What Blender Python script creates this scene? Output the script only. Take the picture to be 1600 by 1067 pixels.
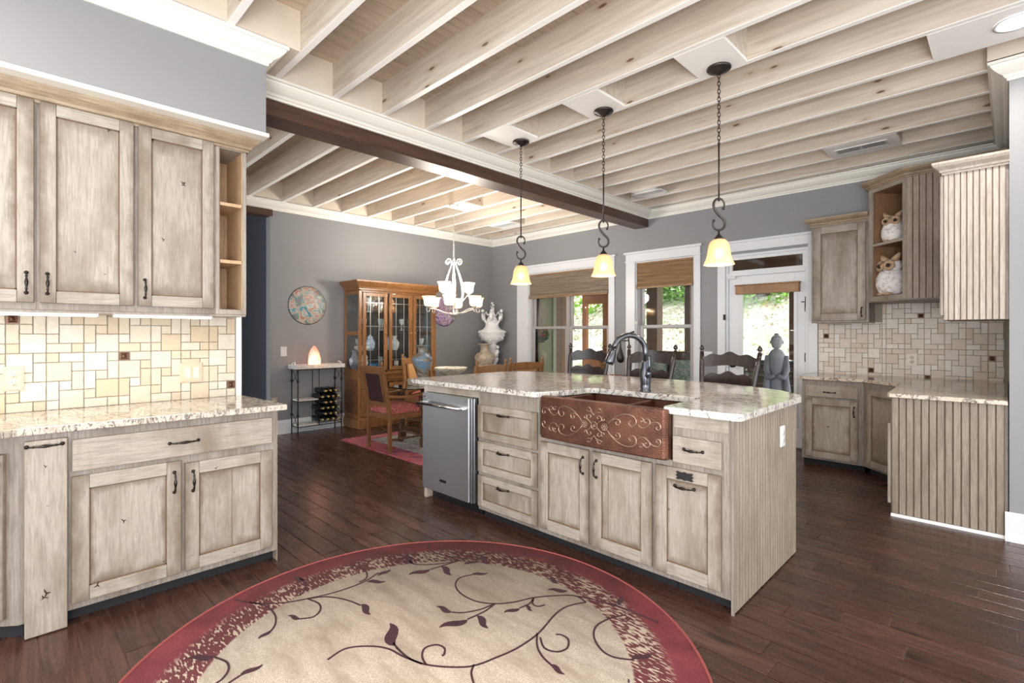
import bpy, bmesh, math, random
from mathutils import Vector, Matrix, noise
random.seed(7)
PI = math.pi
SC = bpy.context.scene
COL = SC.collection
for _o in list(bpy.data.objects): bpy.data.objects.remove(_o)

# ---------------------------------------------------------------- camera, sky, sun, exposure
CAMH = 1.312
cam_d = bpy.data.cameras.new('camera'); cam = bpy.data.objects.new('camera', cam_d); COL.objects.link(cam)
cam.location = (0, 0, CAMH); cam.rotation_euler = (PI/2, 0, math.radians(44.724))
cam_d.sensor_width = 36.0; cam_d.lens = 784.6*36/1600; cam_d.shift_y = -(533.5-522.3)/1600
cam_d.clip_start = 0.02; cam_d.clip_end = 200
SC.camera = cam

world = bpy.data.worlds.new('sky'); SC.world = world; world.use_nodes = True
_bg = world.node_tree.nodes['Background']
_bg.inputs[0].default_value = (0.93, 0.96, 1.0, 1); _bg.inputs[1].default_value = 3.0

sun_d = bpy.data.lights.new('sun', 'SUN'); sun = bpy.data.objects.new('sun', sun_d); COL.objects.link(sun)
sun_d.energy = 10.0; sun_d.color = (1.0, 0.94, 0.82); sun_d.angle = 0.02
sun.rotation_euler = (math.radians(38), 0, math.radians(200))

fl_d = bpy.data.lights.new('bounce_flash', 'AREA'); fl_o = bpy.data.objects.new('bounce_flash', fl_d); COL.objects.link(fl_o)
fl_d.shape = 'DISK'; fl_d.size = 1.6; fl_d.energy = 130; fl_d.color = (1.0, 0.98, 0.95)
fl_o.location = (0.9, -0.9, 1.0); fl_o.rotation_euler = (math.radians(180-38), 0, math.radians(45))
SC.view_settings.view_transform = 'Standard'; SC.view_settings.look = 'None'
SC.view_settings.gamma = 1.0; SC.view_settings.use_curve_mapping = False
SC.view_settings.exposure = 0.38
CAN_POWER = 11.0          # every recessed can light
LED_POWER = 3.0           # under-cabinet strip, per metre
PENDANT_POWER = 3.5
CHANDELIER_POWER = 24.0

# ---------------------------------------------------------------- nodes / materials
MATS = {}
def nt(name):
    m = bpy.data.materials.new(name); m.use_nodes = True
    t = m.node_tree; b = t.nodes['Principled BSDF']
    MATS[name] = m
    return m, t, b
def N(t, typ, **kw):
    n = t.nodes.new(typ)
    for k, v in kw.items():
        if k in ('operation', 'blend_type', 'data_type', 'feature', 'distance', 'noise_dimensions', 'interpolation', 'gradient_type', 'vector_type', 'wave_type', 'bands_direction'): setattr(n, k, v)
        else: n.inputs[k].default_value = v
    return n
def lk(t, a, b): t.links.new(a, b)
def ramp(t, fac, stops, interp='LINEAR'):
    r = t.nodes.new('ShaderNodeValToRGB'); r.color_ramp.interpolation = interp
    e = r.color_ramp.elements
    while len(e) < len(stops): e.new(0.5)
    for i, (p, c) in enumerate(stops):
        e[i].position = p; e[i].color = (c[0], c[1], c[2], 1)
    lk(t, fac, r.inputs[0]); return r.outputs[0]
def mix(t, f, a, b, mode='MIX'):
    n = t.nodes.new('ShaderNodeMix'); n.data_type = 'RGBA'; n.blend_type = mode
    for s, v in ((n.inputs[0], f), (n.inputs[6], a), (n.inputs[7], b)):
        if isinstance(v, (int, float)): s.default_value = v
        elif isinstance(v, tuple): s.default_value = (v[0], v[1], v[2], 1)
        else: lk(t, v, s)
    return n.outputs[2]
def coord(t, scale=(1, 1, 1), kind='pos', seedmul=0.0):
    """world position (or object coordinates) scaled, shifted per object so that neighbours differ"""
    if kind == 'pos': src = t.nodes.new('ShaderNodeNewGeometry').outputs['Position']
    else: src = t.nodes.new('ShaderNodeTexCoord').outputs['Object']
    v = t.nodes.new('ShaderNodeVectorMath'); v.operation = 'MULTIPLY'; v.inputs[1].default_value = scale
    lk(t, src, v.inputs[0]); out = v.outputs[0]
    if seedmul:
        oi = t.nodes.new('ShaderNodeObjectInfo'); m = N(t, 'ShaderNodeMath', operation='MULTIPLY'); m.inputs[1].default_value = seedmul
        lk(t, oi.outputs['Random'], m.inputs[0])
        a = t.nodes.new('ShaderNodeVectorMath'); a.operation = 'ADD'
        lk(t, out, a.inputs[0]); lk(t, m.outputs[0], a.inputs[1]); out = a.outputs[0]
    return out
def noisef(t, vec, scale, detail=3, rough=0.55, dist=0.0):
    n = N(t, 'ShaderNodeTexNoise', Scale=scale, Detail=detail, Roughness=rough, Distortion=dist); lk(t, vec, n.inputs['Vector']); return n.outputs['Fac']
def voro(t, vec, scale, feature='F1', out='Distance', rnd=1.0):
    n = N(t, 'ShaderNodeTexVoronoi', feature=feature, Scale=scale); n.inputs['Randomness'].default_value = rnd
    lk(t, vec, n.inputs['Vector']); return n.outputs[out]
def bump(t, b, h, strength=0.2, dist=0.01):
    n = N(t, 'ShaderNodeBump', Strength=strength, Distance=dist); lk(t, h, n.inputs['Height']); lk(t, n.outputs[0], b.inputs['Normal'])
def objrand(t): return t.nodes.new('ShaderNodeObjectInfo').outputs['Random']
def setv(b, **kw):
    for k, v in kw.items():
        k = k.replace('_', ' ')
        if isinstance(v, tuple): v = (v[0], v[1], v[2], 1)
        b.inputs[k].default_value = v
def plain(name, col, rough=0.5, metal=0.0, nz=0.0, nscale=20, **kw):
    m, t, b = nt(name); setv(b, Base_Color=col, Roughness=rough, Metallic=metal, **kw)
    if nz:
        f = noisef(t, coord(t), nscale, 4)
        c = mix(t, f, tuple(max(0, x*(1-nz)) for x in col), tuple(min(1, x*(1+nz)) for x in col)); lk(t, c, b.inputs['Base Color'])
    return m

def cabinet_wood(name, light, mid, dark, grain=(55, 55, 2.6), seed=13.0, strength=1.0, edge=0.0):
    """pale glazed wood, streaks along the grain, brown rubbed patches"""
    m, t, b = nt(name)
    v = coord(t, grain, 'pos', seed)
    g = noisef(t, v, 1.6, 5, 0.6, 0.6)
    v2 = coord(t, (3.2, 3.2, 1.1), 'pos', seed)
    p = noisef(t, v2, 1.5, 4, 0.6, 0.4)
    c1 = ramp(t, g, [(0.30, mid), (0.62, light)])
    pf = ramp(t, p, [(0.46, (0, 0, 0)), (0.72, (strength*0.8,)*3)])
    c2 = mix(t, pf, c1, dark)
    v3 = coord(t, (70, 70, 5) if grain[0] > grain[2] else (5, 5, 70), 'pos', seed)
    fine = noisef(t, v3, 2.0, 3, 0.6)
    ff = ramp(t, fine, [(0.36, (0.45,)*3), (0.55, (0, 0, 0))])
    c3 = mix(t, ff, c2, tuple(x*0.55 for x in mid))
    if edge:   # rubbed brown glaze gathers along the outline of each piece
        gen = t.nodes.new('ShaderNodeTexCoord').outputs['Generated']; sp = t.nodes.new('ShaderNodeSeparateXYZ'); lk(t, gen, sp.inputs[0])
        def pp(o_):
            a = N(t, 'ShaderNodeMath', operation='SUBTRACT'); a.inputs[1].default_value = 0.5; lk(t, o_, a.inputs[0])
            q = N(t, 'ShaderNodeMath', operation='ABSOLUTE'); lk(t, a.outputs[0], q.inputs[0]); return q.outputs[0]
        mx_ = N(t, 'ShaderNodeMath', operation='MAXIMUM'); lk(t, pp(sp.outputs[0]), mx_.inputs[0]); lk(t, pp(sp.outputs[2]), mx_.inputs[1])
        en = noisef(t, coord(t, (9, 9, 9), 'pos', seed), 1.0, 4, 0.6)
        ad = N(t, 'ShaderNodeMath', operation='MULTIPLY_ADD'); ad.inputs[1].default_value = 0.22; lk(t, en, ad.inputs[0]); lk(t, mx_.outputs[0], ad.inputs[2])
        ef = ramp(t, ad.outputs[0], [(0.52, (0, 0, 0)), (0.62, (edge,)*3)])
        c3 = mix(t, ef, c3, tuple(x*0.8 for x in dark))
    lk(t, c3, b.inputs['Base Color']); setv(b, Roughness=0.48)
    bump(t, b, g, 0.12, 0.004)
    return m
CW = cabinet_wood('cream_glazed_wood', (0.385, 0.342, 0.290), (0.315, 0.274, 0.228), (0.165, 0.115, 0.075))
CWH = cabinet_wood('cream_glazed_rail', (0.385, 0.342, 0.290), (0.315, 0.274, 0.228), (0.165, 0.115, 0.075), grain=(2.6, 2.6, 55))
CWE = cabinet_wood('glazed_door_frame', (0.385, 0.342, 0.290), (0.315, 0.274, 0.228), (0.165, 0.115, 0.075), edge=0.8)
CWP = cabinet_wood('glazed_door_panel', (0.385, 0.342, 0.290), (0.315, 0.274, 0.228), (0.165, 0.115, 0.075), edge=0.95)
CFR = cabinet_wood('greyed_face_frame', (0.31, 0.275, 0.24), (0.215, 0.18, 0.15), (0.13, 0.095, 0.07))
CTR = cabinet_wood('glazed_crown_wood', (0.38, 0.29, 0.19), (0.29, 0.21, 0.13), (0.18, 0.12, 0.07), grain=(2.6, 2.6, 55))
CBEAD = cabinet_wood('bead_board_wood', (0.33, 0.275, 0.21), (0.25, 0.205, 0.155), (0.16, 0.112, 0.072), grain=(26, 26, 1.6), strength=0.7)
CBEADP = cabinet_wood('pale_bead_board', (0.50, 0.44, 0.38), (0.43, 0.36, 0.30), (0.32, 0.24, 0.16), grain=(26, 26, 1.6), strength=0.5)
CBEADG = cabinet_wood('grey_bead_board', (0.40, 0.31, 0.25), (0.30, 0.23, 0.185), (0.22, 0.14, 0.10), grain=(26, 26, 1.6), strength=0.5)
CINT = cabinet_wood('bare_maple_interior', (0.55, 0.37, 0.22), (0.46, 0.30, 0.17), (0.38, 0.23, 0.11), strength=0.3)
CINTD = cabinet_wood('alder_interior', (0.30, 0.17, 0.09), (0.22, 0.12, 0.06), (0.16, 0.08, 0.04), strength=0.4)
GLAZE = plain('brown_glaze_line', (0.13, 0.075, 0.04), 0.6)
CRACK = plain('dark_knot_crack', (0.035, 0.022, 0.015), 0.8)
TOEK = plain('black_toe_kick', (0.006, 0.006, 0.009), 0.75)
HANDLE = plain('dark_bronze', (0.035, 0.03, 0.027), 0.32, 0.9)

def joist_wood():
    m, t, b = nt('whitewashed_pine')
    v = coord(t, (0.9, 16, 16), 'pos', 9.0)
    g = noisef(t, v, 1.4, 4, 0.55, 1.0)
    c1 = ramp(t, g, [(0.3, (0.50, 0.42, 0.335)), (0.65, (0.66, 0.585, 0.49))])
    kn = voro(t, coord(t, (2.6, 8, 8), 'pos', 9.0), 1.0)
    kf = ramp(t, kn, [(0.06, (1, 1, 1)), (0.10, (0.0, 0.0, 0.0))])
    ring = ramp(t, kn, [(0.10, (0.35,)*3), (0.24, (0, 0, 0))])
    c2 = mix(t, ring, c1, (0.42, 0.27, 0.15)); c3 = mix(t, kf, c2, (0.16, 0.10, 0.06))
    lk(t, c3, b.inputs['Base Color']); setv(b, Roughness=0.6); return m
JOIST = joist_wood()
PLY = plain('whitewashed_plywood', (0.66, 0.58, 0.48), 0.6, nz=0.10, nscale=7)
PAINTW = plain('cream_white_paint', (0.92, 0.91, 0.87), 0.42, nz=0.03)
TRIMW = plain('bright_white_trim', (0.72, 0.73, 0.745), 0.35)
CROWNP = plain('crown_paint', (0.80, 0.78, 0.71), 0.4)
def ceil_board():
    m, t, b = nt('whitewashed_ceiling_board')
    v = coord(t, (12, 1.0, 12), 'pos', 5.0)
    g = noisef(t, v, 2.2, 4, 0.6)
    lk(t, ramp(t, g, [(0.3, (0.46, 0.37, 0.28)), (0.7, (0.62, 0.52, 0.41))]), b.inputs['Base Color']); setv(b, Roughness=0.6); return m
CEILB = ceil_board()
def dark_beam():
    m, t, b = nt('dark_stained_beam')
    g = noisef(t, coord(t, (22, 1.2, 22)), 1.6, 4, 0.6, 0.5)
    lk(t, ramp(t, g, [(0.3, (0.045, 0.022, 0.015)), (0.7, (0.10, 0.05, 0.035))]), b.inputs['Base Color']); setv(b, Roughness=0.35); return m
DBEAM = dark_beam()
WALLG = plain('grey_wall_paint', (0.255, 0.255, 0.262), 0.5, nz=0.03, nscale=3)
NAVY = plain('slate_blue_paint', (0.045, 0.047, 0.060), 0.6, nz=0.04, nscale=3)

def floor_wood():
    m, t, b = nt('hickory_floor_wood')
    v = coord(t, (1.3, 15, 15), 'pos', 31.0)
    g = noisef(t, v, 1.3, 6, 0.62, 1.6)
    c1 = ramp(t, g, [(0.28, (0.030, 0.013, 0.010)), (0.5, (0.072, 0.031, 0.023)), (0.72, (0.125, 0.056, 0.040))])
    r = objrand(t)
    c2 = mix(t, ramp(t, r, [(0.0, (0.0,)*3), (1.0, (0.8,)*3)]), c1, (0.034, 0.015, 0.011))
    fig = noisef(t, coord(t, (5, 22, 22), 'pos', 31.0), 3.0, 4, 0.7, 2.0)
    c3 = mix(t, ramp(t, fig, [(0.52, (0, 0, 0)), (0.72, (0.40,)*3)]), c2, (0.15, 0.075, 0.052))
    kn = voro(t, coord(t, (1.6, 4.5, 4.5), 'pos', 31.0), 1.0)
    c4 = mix(t, ramp(t, kn, [(0.05, (0.85,)*3), (0.17, (0, 0, 0))]), c3, (0.012, 0.006, 0.005))
    lk(t, c4, b.inputs['Base Color'])
    rr = ramp(t, g, [(0.2, (0.20,)*3), (0.8, (0.34,)*3)]); lk(t, rr, b.inputs['Roughness'])
    sm = noisef(t, coord(t, (3, 8, 8), 'pos', 31.0), 1.5, 2)
    bump(t, b, sm, 0.12, 0.01)
    return m
FLOORW = floor_wood()
JOINT = plain('lit_floor_joint', (0.22, 0.13, 0.10), 0.4)  # pale tone paints in the light caught by the plank bevels

def granite(name, tint=(1, 1, 1)):
    m, t, b = nt(name)
    v = coord(t, (1, 2.3, 1)); v2 = coord(t)
    f1 = noisef(t, v, 5.0, 6, 0.65, 1.2); f2 = noisef(t, v2, 60, 4, 0.7); f3 = noisef(t, v, 17, 5, 0.7, 1.5)
    c = ramp(t, f1, [(0.28, (0.56, 0.50, 0.43)), (0.44, (0.76, 0.73, 0.67)), (0.70, (0.84, 0.82, 0.78))])
    c = mix(t, ramp(t, f3, [(0.56, (0, 0, 0)), (0.66, (0.75,)*3)]), c, (0.36, 0.25, 0.16))
    c = mix(t, ramp(t, f2, [(0.57, (0, 0, 0)), (0.64, (0.9,)*3)]), c, (0.09, 0.07, 0.07))
    c = mix(t, ramp(t, f2, [(0.30, (0.6,)*3), (0.40, (0, 0, 0))]), c, (0.42, 0.33, 0.25))
    vein = noisef(t, coord(t, (1.0, 3.2, 1)), 3.2, 5, 0.6, 2.2)
    c = mix(t, ramp(t, vein, [(0.47, (0, 0, 0)), (0.50, (0.9,)*3), (0.53, (0, 0, 0))]), c, (0.10, 0.085, 0.085))
    c = mix(t, 1.0, c, tint, 'MULTIPLY')
    lk(t, c, b.inputs['Base Color']); setv(b, Roughness=0.10); return m
GRAN = granite('island_granite', (0.80, 0.80, 0.81))
GRANL = granite('cream_granite', (0.66, 0.62, 0.57))
GRAND = granite('brown_granite', (0.80, 0.72, 0.62))

def travertine(name, stops):
    m, t, b = nt(name)
    r = objrand(t)
    base = ramp(t, r, stops)
    f = noisef(t, coord(t, (1, 1, 1), 'pos', 50.0), 25, 5, 0.65, 0.8)
    c = mix(t, ramp(t, f, [(0.35, (0.0,)*3), (0.75, (0.4,)*3)]), base, tuple(x*0.72 for x in stops[-1][1]))
    pit = noisef(t, coord(t, (1, 1, 1.6), 'pos', 50.0), 140, 3, 0.6)
    thr = ramp(t, r, [(0.25, (0.0,)*3), (0.8, (1.0,)*3)])
    pf = mix(t, 1.0, ramp(t, pit, [(0.63, (0, 0, 0)), (0.68, (0.7,)*3)]), thr, 'MULTIPLY')
    c = mix(t, pf, c, (0.30, 0.22, 0.14))
    lk(t, c, b.inputs['Base Color']); setv(b, Roughness=0.55)
    bump(t, b, f, 0.25, 0.004)
    return m
TRAV = travertine('warm_travertine', [(0.0, (0.60, 0.54, 0.45)), (0.35, (0.56, 0.47, 0.35)), (0.6, (0.64, 0.60, 0.52)), (0.85, (0.53, 0.42, 0.28)), (1.0, (0.52, 0.43, 0.32))])
TRAVC = travertine('pale_travertine', [(0.0, (0.76, 0.71, 0.64)), (0.35, (0.66, 0.60, 0.52)), (0.6, (0.78, 0.75, 0.70)), (0.85, (0.62, 0.51, 0.40)), (1.0, (0.70, 0.63, 0.54))])
GROUT = plain('grout', (0.30, 0.27, 0.22), 0.9)
COPACC = plain('antique_copper_tile', (0.14, 0.075, 0.05), 0.35, 0.8, nz=0.4, nscale=60)

def hammered():
    m, t, b = nt('hammered_copper')
    f = noisef(t, coord(t), 9, 4, 0.6)
    c = ramp(t, f, [(0.3, (0.095, 0.040, 0.027)), (0.7, (0.21, 0.093, 0.060))])
    v = voro(t, coord(t), 150)
    lk(t, c, b.inputs['Base Color']); setv(b, Roughness=0.36, Metallic=0.75)
    bump(t, b, v, 0.4, 0.003); return m
COPPER = hammered()
COPRAISE = plain('polished_copper_relief', (0.42, 0.30, 0.23), 0.3, 0.85)
def brushed(name, col, r, axis=(200, 200, 3)):
    m, t, b = nt(name); g = noisef(t, coord(t, axis), 1.0, 3)
    setv(b, Base_Color=col, Metallic=0.95); lk(t, ramp(t, g, [(0.3, (r*0.96,)*3), (0.7, (r*1.04,)*3)]), b.inputs['Roughness'])
    return m
STEEL = brushed('brushed_stainless', (0.74, 0.755, 0.78), 0.30, (40, 40, 1))
STEELD = brushed('dark_stainless_side', (0.30, 0.31, 0.33), 0.3)
CHROME = plain('chrome_bar', (0.75, 0.76, 0.78), 0.15, 1.0)
PEWTER = plain('oil_rubbed_faucet', (0.10, 0.105, 0.12), 0.22, 0.85)
IRON = plain('black_iron', (0.018, 0.018, 0.02), 0.5, 0.5)
BRONZE = plain('pendant_bronze', (0.055, 0.048, 0.045), 0.38, 0.8)
SILVER = plain('antique_silver_white', (0.40, 0.38, 0.35), 0.35, 0.5, nz=0.2)

def lampglass(name, col, e, alpha=0.35):
    m, t, b = nt(name)
    setv(b, Base_Color=col, Roughness=0.35, Emission_Color=col, Emission_Strength=e)
    tr = N(t, 'ShaderNodeBsdfTransparent'); tr.inputs[0].default_value = (1.0, 0.93, 0.82, 1)
    mx = t.nodes.new('ShaderNodeMixShader'); mx.inputs[0].default_value = 1-alpha
    lk(t, tr.outputs[0], mx.inputs[1]); lk(t, b.outputs[0], mx.inputs[2])
    lk(t, mx.outputs[0], t.nodes['Material Output'].inputs[0]); return m
AMBER = lampglass('amber_lamp_glass', (0.92, 0.54, 0.30), 0.26, 0.26)
CREAMG = lampglass('cream_lamp_glass', (0.92, 0.74, 0.52), 0.35, 0.30)
def emit(name, col, e):
    m, t, b = nt(name); setv(b, Base_Color=col, Emission_Color=col, Emission_Strength=e); return m
BULB = emit('glowing_bulb', (1.0, 0.92, 0.80), 12)
CANE = emit('recessed_lamp_lens', (1.0, 0.97, 0.93), 9)
LEDM = emit('led_strip', (1.0, 0.95, 0.86), 6)
def clearglass(name, tint=(1, 1, 1), refl=1.0):
    m, t, b = nt(name)
    tr = N(t, 'ShaderNodeBsdfTransparent'); tr.inputs[0].default_value = (*tint, 1)
    gl = N(t, 'ShaderNodeBsdfGlossy', Roughness=0.02)
    fr = N(t, 'ShaderNodeFresnel', IOR=1.5); mu = N(t, 'ShaderNodeMath', operation='MULTIPLY'); mu.inputs[1].default_value = refl
    lk(t, fr.outputs[0], mu.inputs[0])
    mx = t.nodes.new('ShaderNodeMixShader'); lk(t, mu.outputs[0], mx.inputs[0]); lk(t, tr.outputs[0], mx.inputs[1]); lk(t, gl.outputs[0], mx.inputs[2])
    lk(t, mx.outputs[0], t.nodes['Material Output'].inputs[0]); return m
GLASS = clearglass('window_glass', (0.97, 0.99, 0.98), 1.0)
CGLASS = clearglass('cabinet_glass', (0.95, 0.97, 0.97), 0.6)
TGLASS = clearglass('table_glass', (0.75, 0.86, 0.83), 1.8)
LEAD = plain('lead_came', (0.55, 0.55, 0.55), 0.3, 0.9)

def oak(name, a, b_, sc=1.0, rough=0.32):
    m, t, b = nt(name)
    g = noisef(t, coord(t, (18*sc, 18*sc, 3*sc), 'pos', 7.0), 1.5, 5, 0.65, 1.6)
    lk(t, ramp(t, g, [(0.3, a), (0.7, b_)]), b.inputs['Base Color']); setv(b, Roughness=rough); return m
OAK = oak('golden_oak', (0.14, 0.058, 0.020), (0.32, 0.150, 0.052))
OAKD = oak('dark_and_shaded_oak', (0.10, 0.042, 0.018), (0.19, 0.085, 0.035))  # darker oak copy: shade painted into the china cabinet side, dark wood elsewhere
CHAIRW = oak('chair_walnut', (0.12, 0.05, 0.02), (0.26, 0.12, 0.05))
STOOLW = oak('dark_stool_wood', (0.014, 0.012, 0.013), (0.045, 0.031, 0.026), rough=0.2)
TWISTW = oak('dark_twist_wood', (0.05, 0.024, 0.014), (0.13, 0.06, 0.03))
CANEW = plain('woven_cane', (0.45, 0.24, 0.09), 0.6, nz=0.45, nscale=120)
LEATHER = plain('aubergine_leather', (0.045, 0.020, 0.022), 0.35, nz=0.3)
def seatfab():
    m, t, b = nt('red_woven_seat_fabric')
    v = voro(t, coord(t), 110)
    lk(t, ramp(t, v, [(0.25, (0.62, 0.30, 0.22)), (0.5, (0.36, 0.06, 0.06)), (0.8, (0.20, 0.03, 0.04))]), b.inputs['Base Color']); setv(b, Roughness=0.9); return m
SEATF = seatfab()
WHITEWOOD = cabinet_wood('washed_white_shelf_wood', (0.72, 0.70, 0.67), (0.55, 0.52, 0.49), (0.35, 0.31, 0.28), grain=(4, 20, 20), strength=0.5)
BOTTLE = plain('dark_bottle_glass', (0.006, 0.010, 0.008), 0.08)
FOIL = plain('gold_foil', (0.50, 0.36, 0.16), 0.35, 0.7)
FOILR = plain('wine_foil', (0.16, 0.02, 0.03), 0.35, 0.5)
def saltm():
    m, t, b = nt('salt_crystal')
    f = noisef(t, coord(t), 14, 4, 0.6)
    c = ramp(t, f, [(0.3, (1.0, 0.30, 0.16)), (0.7, (1.0, 0.62, 0.48))]); lk(t, c, b.inputs['Base Color']); lk(t, c, b.inputs['Emission Color'])
    tc = t.nodes.new('ShaderNodeTexCoord'); sp = t.nodes.new('ShaderNodeSeparateXYZ'); lk(t, tc.outputs['Generated'], sp.inputs[0])
    mr = N(t, 'ShaderNodeMapRange'); mr.inputs['From Min'].default_value = 0.9; mr.inputs['From Max'].default_value = 0.15; mr.inputs['To Min'].default_value = 0.12; mr.inputs['To Max'].default_value = 1.5
    lk(t, sp.outputs[2], mr.inputs[0]); lk(t, mr.outputs[0], b.inputs['Emission Strength']); setv(b, Roughness=0.5); return m
SALT = saltm()
def multicol(name, stops, scale=6, dist=2.5, rough=0.35, kind='pos'):
    m, t, b = nt(name); f = noisef(t, coord(t, (1, 1, 1), kind, 3.0), scale, 4, 0.6, dist)
    lk(t, ramp(t, f, stops), b.inputs['Base Color']); setv(b, Roughness=rough); return m
ART = multicol('marbled_paint', [(0.30, (0.02, 0.08, 0.18)), (0.40, (0.06, 0.25, 0.30)), (0.46, (0.50, 0.50, 0.44)), (0.50, (0.36, 0.13, 0.07)), (0.55, (0.52, 0.44, 0.38)), (0.61, (0.09, 0.25, 0.24)), (0.70, (0.42, 0.10, 0.10))], 4, 1.6)
ART2 = multicol('violet_marbled_paint', [(0.28, (0.05, 0.10, 0.35)), (0.4, (0.30, 0.10, 0.35)), (0.5, (0.50, 0.48, 0.55)), (0.58, (0.35, 0.12, 0.12)), (0.7, (0.10, 0.25, 0.50))], 6, 3.0)
VASEM = multicol('blue_gold_glaze', [(0.30, (0.03, 0.09, 0.24)), (0.42, (0.12, 0.24, 0.36)), (0.5, (0.24, 0.21, 0.16)), (0.6, (0.11, 0.08, 0.05)), (0.7, (0.28, 0.26, 0.22))], 7, 1.5, 0.2)
VASEG = multicol('beige_crackle_glaze', [(0.30, (0.26, 0.17, 0.10)), (0.45, (0.48, 0.40, 0.30)), (0.6, (0.33, 0.26, 0.20)), (0.7, (0.56, 0.52, 0.46))], 8, 1.5, 0.25)
STONEB = multicol('carved_stone', [(0.3, (0.24, 0.20, 0.14)), (0.5, (0.50, 0.45, 0.37)), (0.7, (0.66, 0.61, 0.53))], 12, 1.0, 0.6)
PLASTER = plain('white_plaster', (0.80, 0.80, 0.79), 0.5, nz=0.06, nscale=30)
PORC = plain('white_porcelain', (0.75, 0.75, 0.73), 0.2)
BLUEG = plain('blue_glass', (0.02, 0.16, 0.40), 0.08)
BLUEW = multicol('blue_white_porcelain', [(0.42, (0.70, 0.74, 0.78)), (0.5, (0.08, 0.20, 0.50)), (0.56, (0.68, 0.72, 0.78))], 30, 1.0, 0.15)
AMBW = plain('amber_ware', (0.40, 0.20, 0.08), 0.2)
CRYST = plain('crystal', (0.75, 0.80, 0.82), 0.08, 0.0, Alpha=0.55)
OWLB = multicol('chalky_owl_body', [(0.35, (0.50, 0.42, 0.38)), (0.5, (0.80, 0.78, 0.77))], 28, 0.5, 0.7)
OWLT = plain('tan_owl_trim', (0.42, 0.28, 0.17), 0.6, nz=0.35, nscale=50)
BLACK = plain('black', (0.008, 0.008, 0.008), 0.4)
IVORY = plain('ivory_plate', (0.50, 0.42, 0.30), 0.4)
IVORYL = plain('light_ivory_switch', (0.62, 0.58, 0.46), 0.35)
WPLATE = plain('white_wall_plate', (0.70, 0.70, 0.69), 0.35)
def shadeweave(name, a, b_):
    m, t, b = nt(name); g = noisef(t, coord(t, (2.0, 2.0, 75), 'pos'), 1.3, 4, 0.7)
    lk(t, ramp(t, g, [(0.3, a), (0.68, b_)]), b.inputs['Base Color']); setv(b, Roughness=0.8)
    tl = N(t, 'ShaderNodeBsdfTranslucent'); lk(t, ramp(t, g, [(0.3, a), (0.68, b_)]), tl.inputs[0])
    mx = t.nodes.new('ShaderNodeMixShader'); mx.inputs[0].default_value = 0.3
    lk(t, b.outputs[0], mx.inputs[1]); lk(t, tl.outputs[0], mx.inputs[2]); lk(t, mx.outputs[0], t.nodes['Material Output'].inputs[0]); return m
WEAVE = shadeweave('woven_grass_shade', (0.19, 0.14, 0.10), (0.42, 0.34, 0.25))
WEAVE2 = shadeweave('golden_woven_shade', (0.22, 0.125, 0.06), (0.44, 0.28, 0.14))
VALW = cabinet_wood('honey_valance_wood', (0.40, 0.23, 0.11), (0.30, 0.16, 0.07), (0.20, 0.10, 0.05), grain=(2, 2, 40))
VINYL = plain('almond_window_vinyl', (0.42, 0.395, 0.39), 0.35)
def rugmat():
    m, t, b = nt('round_rug_pile')
    tc = t.nodes.new('ShaderNodeTexCoord').outputs['Object']
    ln = N(t, 'ShaderNodeVectorMath', operation='LENGTH'); lk(t, tc, ln.inputs[0]); r = ln.outputs['Value']
    n1 = noisef(t, tc, 3.0, 5, 0.6, 0.6)
    st = N(t, 'ShaderNodeMapping'); st.inputs['Scale'].default_value = (1.3, 5.0, 1); st.inputs['Rotation'].default_value = (0, 0, 0.78); lk(t, tc, st.inputs[0])
    n2 = noisef(t, st.outputs[0], 2.2, 5, 0.6)
    cream = mix(t, ramp(t, n2, [(0.42, (0, 0, 0)), (0.66, (1, 1, 1))]), (0.56, 0.485, 0.40), (0.35, 0.285, 0.22))
    pile = noisef(t, tc, 230, 2, 0.5)
    cream = mix(t, ramp(t, pile, [(0.42, (0, 0, 0)), (0.58, (0.65,)*3)]), cream, (0.30, 0.235, 0.175))
    red = mix(t, ramp(t, n1, [(0.35, (0, 0, 0)), (0.65, (1, 1, 1))]), (0.16, 0.020, 0.032), (0.33, 0.050, 0.062))
    red = mix(t, ramp(t, pile, [(0.4, (0.5,)*3), (0.6, (0, 0, 0))]), red, (0.10, 0.015, 0.02))
    wv = N(t, 'ShaderNodeMapping'); wv.inputs['Scale'].default_value = (26, 95, 1); wv.inputs['Rotation'].default_value = (0, 0, 0.2); lk(t, tc, wv.inputs[0])
    dash = noisef(t, wv.outputs[0], 1.0, 1, 0.5)
    pat = noisef(t, tc, 6, 3)
    add = N(t, 'ShaderNodeMath', operation='ADD'); lk(t, dash, add.inputs[0]); pm = N(t, 'ShaderNodeMath', operation='MULTIPLY'); pm.inputs[1].default_value = 0.5; lk(t, pat, pm.inputs[0]); lk(t, pm.outputs[0], add.inputs[1])
    band = mix(t, ramp(t, add.outputs[0], [(0.78, (0, 0, 0)), (0.83, (0.9,)*3)]), (0.13, 0.025, 0.03), (0.60, 0.50, 0.38))
    f1 = ramp(t, r, [(0.0, (0, 0, 0)), (0.8335, (0, 0, 0)), (0.8345, (1, 1, 1))])
    # r exceeds 1, so scale it by 0.8
    ms = N(t, 'ShaderNodeMath', operation='MULTIPLY'); ms.inputs[1].default_value = 0.8; lk(t, r, ms.inputs[0])
    f1 = ramp(t, ms.outputs[0], [(0.0, (0, 0, 0)), (0.6665, (0, 0, 0)), (0.6685, (1, 1, 1))])
    f2 = ramp(t, ms.outputs[0], [(0.0, (0, 0, 0)), (0.765, (0, 0, 0)), (0.80, (1, 1, 1))])
    c = mix(t, f1, cream, band); c = mix(t, f2, c, red)
    lk(t, c, b.inputs['Base Color']); setv(b, Roughness=0.95)
    bump(t, b, pile, 0.4, 0.004); return m
RUG = rugmat()
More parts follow.
